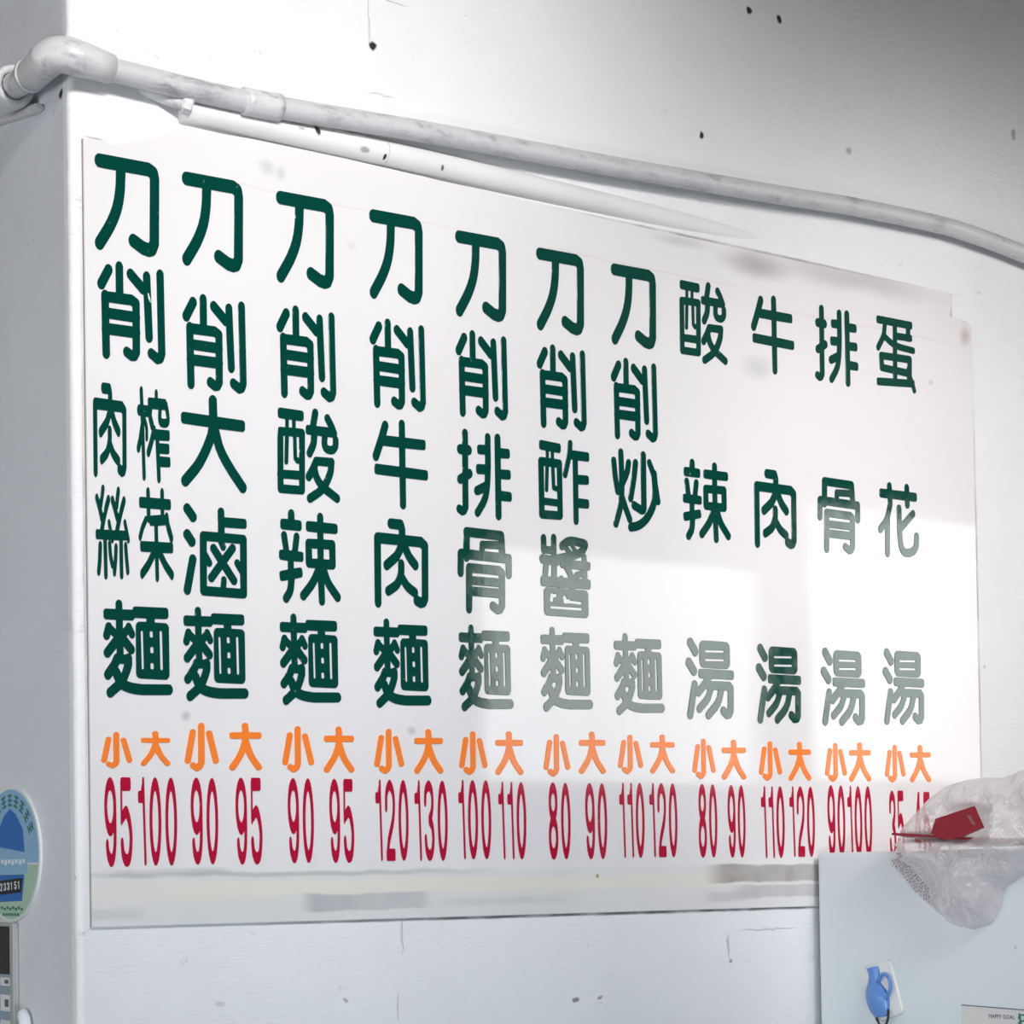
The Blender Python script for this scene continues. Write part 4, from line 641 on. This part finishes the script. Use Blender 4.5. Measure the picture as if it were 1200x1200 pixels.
def bag_skin(front):
    bm = bmesh.new(); rings = []
    c = None
    for r in range(NR + 1):
        ring = []
        for i, p in enumerate(per):
            f = 1 - r / NR
            y = cy + (p.x - cy) * f; z = cz + (p.y - cz) * f
            e = math.sqrt(max(0, 1 - f ** 3))
            wob = Vector((y + .02 * noise.noise((y * 14, z * 14, 3)), z + .02 * noise.noise((y * 14, z * 14, 9)), .3 if front else 5.3))
            v1 = noise.voronoi(wob * 15)[0]; v2 = noise.voronoi((wob + Vector((.3, .1, .2))) * 34)[0]
            fold = .010 * ridge(wob, 11) + .034 * (v1[0] - .25) + .014 * (v2[0] - .25) + .003 * ridge(wob, 60)
            dent = math.exp(-((y + .400) / .052) ** 4 - ((z - 1.669) / .030) ** 4)
            if z > 1.640: dent = max(dent, math.exp(-((z - 1.650) / .007) ** 2) * (1 if y > -.375 else 0))
            lab = math.exp(-(((y + .245) * -.69 + (z - 1.575) * .72 - .016) / .024) ** 4) * (1 if z < 1.635 and y > -.32 else 0)
            if front: d = .0045 + e * (.030 - .016 * lab + fold * 1.15 * (1 - .9 * lab)) * (1 - .97 * dent)
            else:
                s = min(1, max(0, (z - (ZT + .012)) / .05)); s = s * s * (3 - 2 * s)
                d = .0035 - s * e * (.07 + fold)
                if e < .05: d = .0040
            ring.append(bm.verts.new(side(y, z, d)))
            if r == NR: break
        rings.append(ring)
    n = len(per)
    for a, b in zip(rings[:-2], rings[1:-1]):
        for k in range(n): bm.faces.new((a[k], a[(k + 1) % n], b[(k + 1) % n], b[k]))
    for k in range(n): bm.faces.new((rings[-2][k], rings[-2][(k + 1) % n], rings[-1][0]))
    return bm
bmf = bag_skin(True)
bmf.faces.ensure_lookup_table()
tree = BVHTree.FromBMesh(bmf)
link('front_film', bmf, M['film'], bag, True)
link('back_film', bag_skin(False), M['film'], bag, True)
bm = bmesh.new()                                  # rows of tiny printing along the lower left edge
P0, P1 = Vector((-.2060, 1.6120)), Vector((-.2890, 1.5330))     # along the edge
inn = Vector((-.0285, .0255))
for row in range(7):
    t0 = .04 + .03 * (row % 3)
    n = (15, 17, 17, 16, 15, 13, 6)[row]
    for k in range(n):
        if random.random() < .06: continue
        p = P0.lerp(P1, t0 + k * .058) + inn * (.12 + row * .150)
        h = tree.ray_cast(Vector((FX - .3, p.x, p.y)), Vector((1, 0, 0)))
        if h[0] is None: continue
        ux = (P1 - P0).normalized(); uz = Vector((-ux.y, ux.x))
        for s in range(3):
            a = p + ux * random.uniform(-.0018, .0018) + uz * random.uniform(-.0014, .0014)
            d = (ux if s % 2 else uz) * .0014
            w_ = (uz if s % 2 else ux) * .00045
            vs = [bm.verts.new((h[0].x - .0008 - s * .00004, q_.x, q_.y)) for q_ in (a - d - w_, a + d - w_, a + d + w_, a - d + w_)]
            bm.faces.new(vs)
link('printed_text', bm, M['black'], bag)

# ------------------------------------------------------------------ things on the left wall
OC, OR = (.2115, 1.6400), (.1015, .0990)
def lft(y, z, d): return (XC - d, y, z)
pl = thing('oval_plaque', (XC, OC[0], OC[1]), 'round blue and white certificate plaque mounted on the left wall face', 'plaque')
def disc(sx, sz, d0, d1, n=72, bev=0, cy_=OC[0], cz_=OC[1]):
    bm = bmesh.new()
    prism(bm, [(cy_ + sx * math.cos(2 * math.pi * i / n), cz_ + sz * math.sin(2 * math.pi * i / n)) for i in range(n)], lambda a, b: lft(a, b, d0), lambda a, b: lft(a, b, d1))
    if bev: bmesh.ops.bevel(bm, geom=[e for e in bm.edges if all(abs(v.co.x - (XC - d1)) < 1e-5 for v in e.verts)], offset=bev, segments=3, affect='EDGES')
    return bm
link('plate', disc(OR[0], OR[1], .0006, .005, 96, .0015), M['plate'], pl)
link('spacer', disc(.05, .06, .0003, .0006), M['gasket'], pl)
def clip_poly(f): return [(OC[0] + y, OC[1] + z) for y, z in f]
def inside(y, z, k=.93): return ((y / (OR[0] * k)) ** 2 + (z / (OR[1] * k)) ** 2) <= 1
def patch(name, pts, mat, d=.0053):
    bm = bmesh.new(); prism(bm, clip_poly(pts), lambda a, b: lft(a, b, .0048), lambda a, b: lft(a, b, d)); return link(name, bm, mat, pl)
k = .955
arc = lambda a0, a1, kx=k, n=24: [(OR[0] * kx * math.cos(a0 + (a1 - a0) * i / n), OR[1] * kx * math.sin(a0 + (a1 - a0) * i / n)) for i in range(n + 1)]
patch('sky_print', arc(math.radians(-8), math.radians(188)), M['skyblue'], .0052)
patch('lower_print', arc(math.radians(190), math.radians(350)), M['palegreen'], .0052)
patch('blue_field', [(.050, .012), (-.050, .002), (-.0445, .035), (-.020, .058), (.0, .066), (.022, .056), (.045, .030)], M['blue'], .0054)
patch('light_band', [(.060, -.002), (-.062, -.004), (-.060, -.028), (.060, -.030)], M['skyblue'], .0055)
patch('blue_band', [(.062, -.030), (-.048, -.030), (-.040, -.068), (.040, -.070)], M['blue'], .0054)
patch('number_strip', [(.070, -.040), (-.042, -.035), (-.036, -.056), (.066, -.061)], M['black'], .0057)
def tick(y, z, w, h, d): prism(bm, [(OC[0] + y, OC[1] + z), (OC[0] + y - w, OC[1] + z), (OC[0] + y - w, OC[1] + z - h), (OC[0] + y, OC[1] + z - h)], lambda a, b: lft(a, b, .0051), lambda a, b: lft(a, b, d))
bm = bmesh.new()
for i, n in enumerate(('n2', 'n1', 'n2', 'n3', 'n3', 'n1', 'n5', 'n1')):
    lp = SH[n][0]; y0 = .061 - i * .0125; zz = -.0435 + .0006 * i
    prism(bm, [(OC[0] + y0 - lp[q] / 1000 * (.004 if n == 'n1' else .0075), OC[1] + zz - lp[q + 1] / 1000 * .0115) for q in range(0, len(lp), 2)], lambda a, b: lft(a, b, .0056), lambda a, b: lft(a, b, .0061))
link('number_print', bm, M['white'], pl)
bm = bmesh.new()
for i in range(9): tick(.058 - i * .0125, -.008, .0075, .008 if i % 2 else .0055, .0059)
link('title_print', bm, M['white'], pl)
bm = bmesh.new()
for i in range(9):
    a = math.radians(28 + i * 15.5)
    c_, s_ = math.cos(a), math.sin(a)
    yy, zz = OR[0] * .80 * c_, OR[1] * .80 * s_
    for (w, h, q0) in ((.013, .003, .006), (.013, .003, -.001), (.013, .003, -.008), (.003, .016, .0)):
        pts4 = [(yy + (u * -s_) + (q0 + v) * c_, zz + (u * c_) + (q0 + v) * s_) for u, v in ((-w / 2, -h / 2), (w / 2, -h / 2), (w / 2, h / 2), (-w / 2, h / 2))]
        prism(bm, clip_poly(pts4), lambda a_, b_: lft(a_, b_, .0050), lambda a_, b_: lft(a_, b_, .0056 + q0 * .01 + w * .005))
link('arched_print', bm, M['darkgreen'], pl)
bm = bmesh.new()
for i in range(8): tick(.035 - i * .010, -.076 - .002 * (i % 2), .006, .004, .0057)
for i in range(6): tick(.028 - i * .010, -.086, .006, .004, .0057)
link('small_print', bm, M['darkgreen'], pl)

mt = thing('control_panel', (XC, .24, 1.38), 'grey framed control box with a dark screen mounted below the round plaque', 'control box')
y0, y1, z0, z1, dd = .1965, .43, 1.20, 1.5400, .008
bm = bmesh.new(); box(bm, lft(y0, z0, .0006), lft(y1, z1, dd - .002), .001); link('housing', bm, M['steel'], mt)
bm = bmesh.new()
for a, b in (((y0, z0), (y0 + .012, z1)), ((y1 - .012, z0), (y1, z1)), ((y0 + .0122, z1 - .005), (y1 - .0122, z1)), ((y0 + .0122, z0), (y1 - .0122, z0 + .02))):
    box(bm, lft(a[0], a[1], dd - .0019), lft(b[0], b[1], dd + .0015), .0008)
link('rim', bm, M['steel'], mt)
bm = bmesh.new(); box(bm, lft(y0 + .0125, 1.465, dd - .0019), lft(y1 - .0125, z1 - .0055, dd - .0005)); link('screen', bm, M['glass'], mt)
bm = bmesh.new(); box(bm, lft(y0 + .0125, z0 + .021, dd - .0019), lft(y1 - .0125, 1.4645, dd - .0008)); link('key_panel', bm, M['panelblue'], mt)
for zz, h in ((1.4600, .012), (1.4350, .024), (1.398, .024)):
    for i in range(4):
        ya = y0 + .0150 + i * .046
        lb = link('white_label', box(bmesh.new(), lft(ya, zz - h, dd - .00075), lft(ya + .034, zz, dd + .0002), .0002), M['white'], mt)
        pr_ = link('label_print', box(bmesh.new(), lft(ya + .005, zz - h * .72, dd + .00025), lft(ya + .018, zz - h * .28, dd + .0006)), M['ink'], None); pr_.parent = lb
lug = bmesh.new()
sweep(lug, smooth_path([lft(.1560, 1.36, .010), lft(.1560, 1.395, .010), lft(.1620, 1.408, .010), lft(.1690, 1.4150, .0085)], 5), [.009] * 10 + [.0085, .008, .007, .006, .005, .004], 16)
tag(link('cable_clip', lug, M['white'], None, True), 'small glossy white clip on the wall beside the grey control box', 'clip')
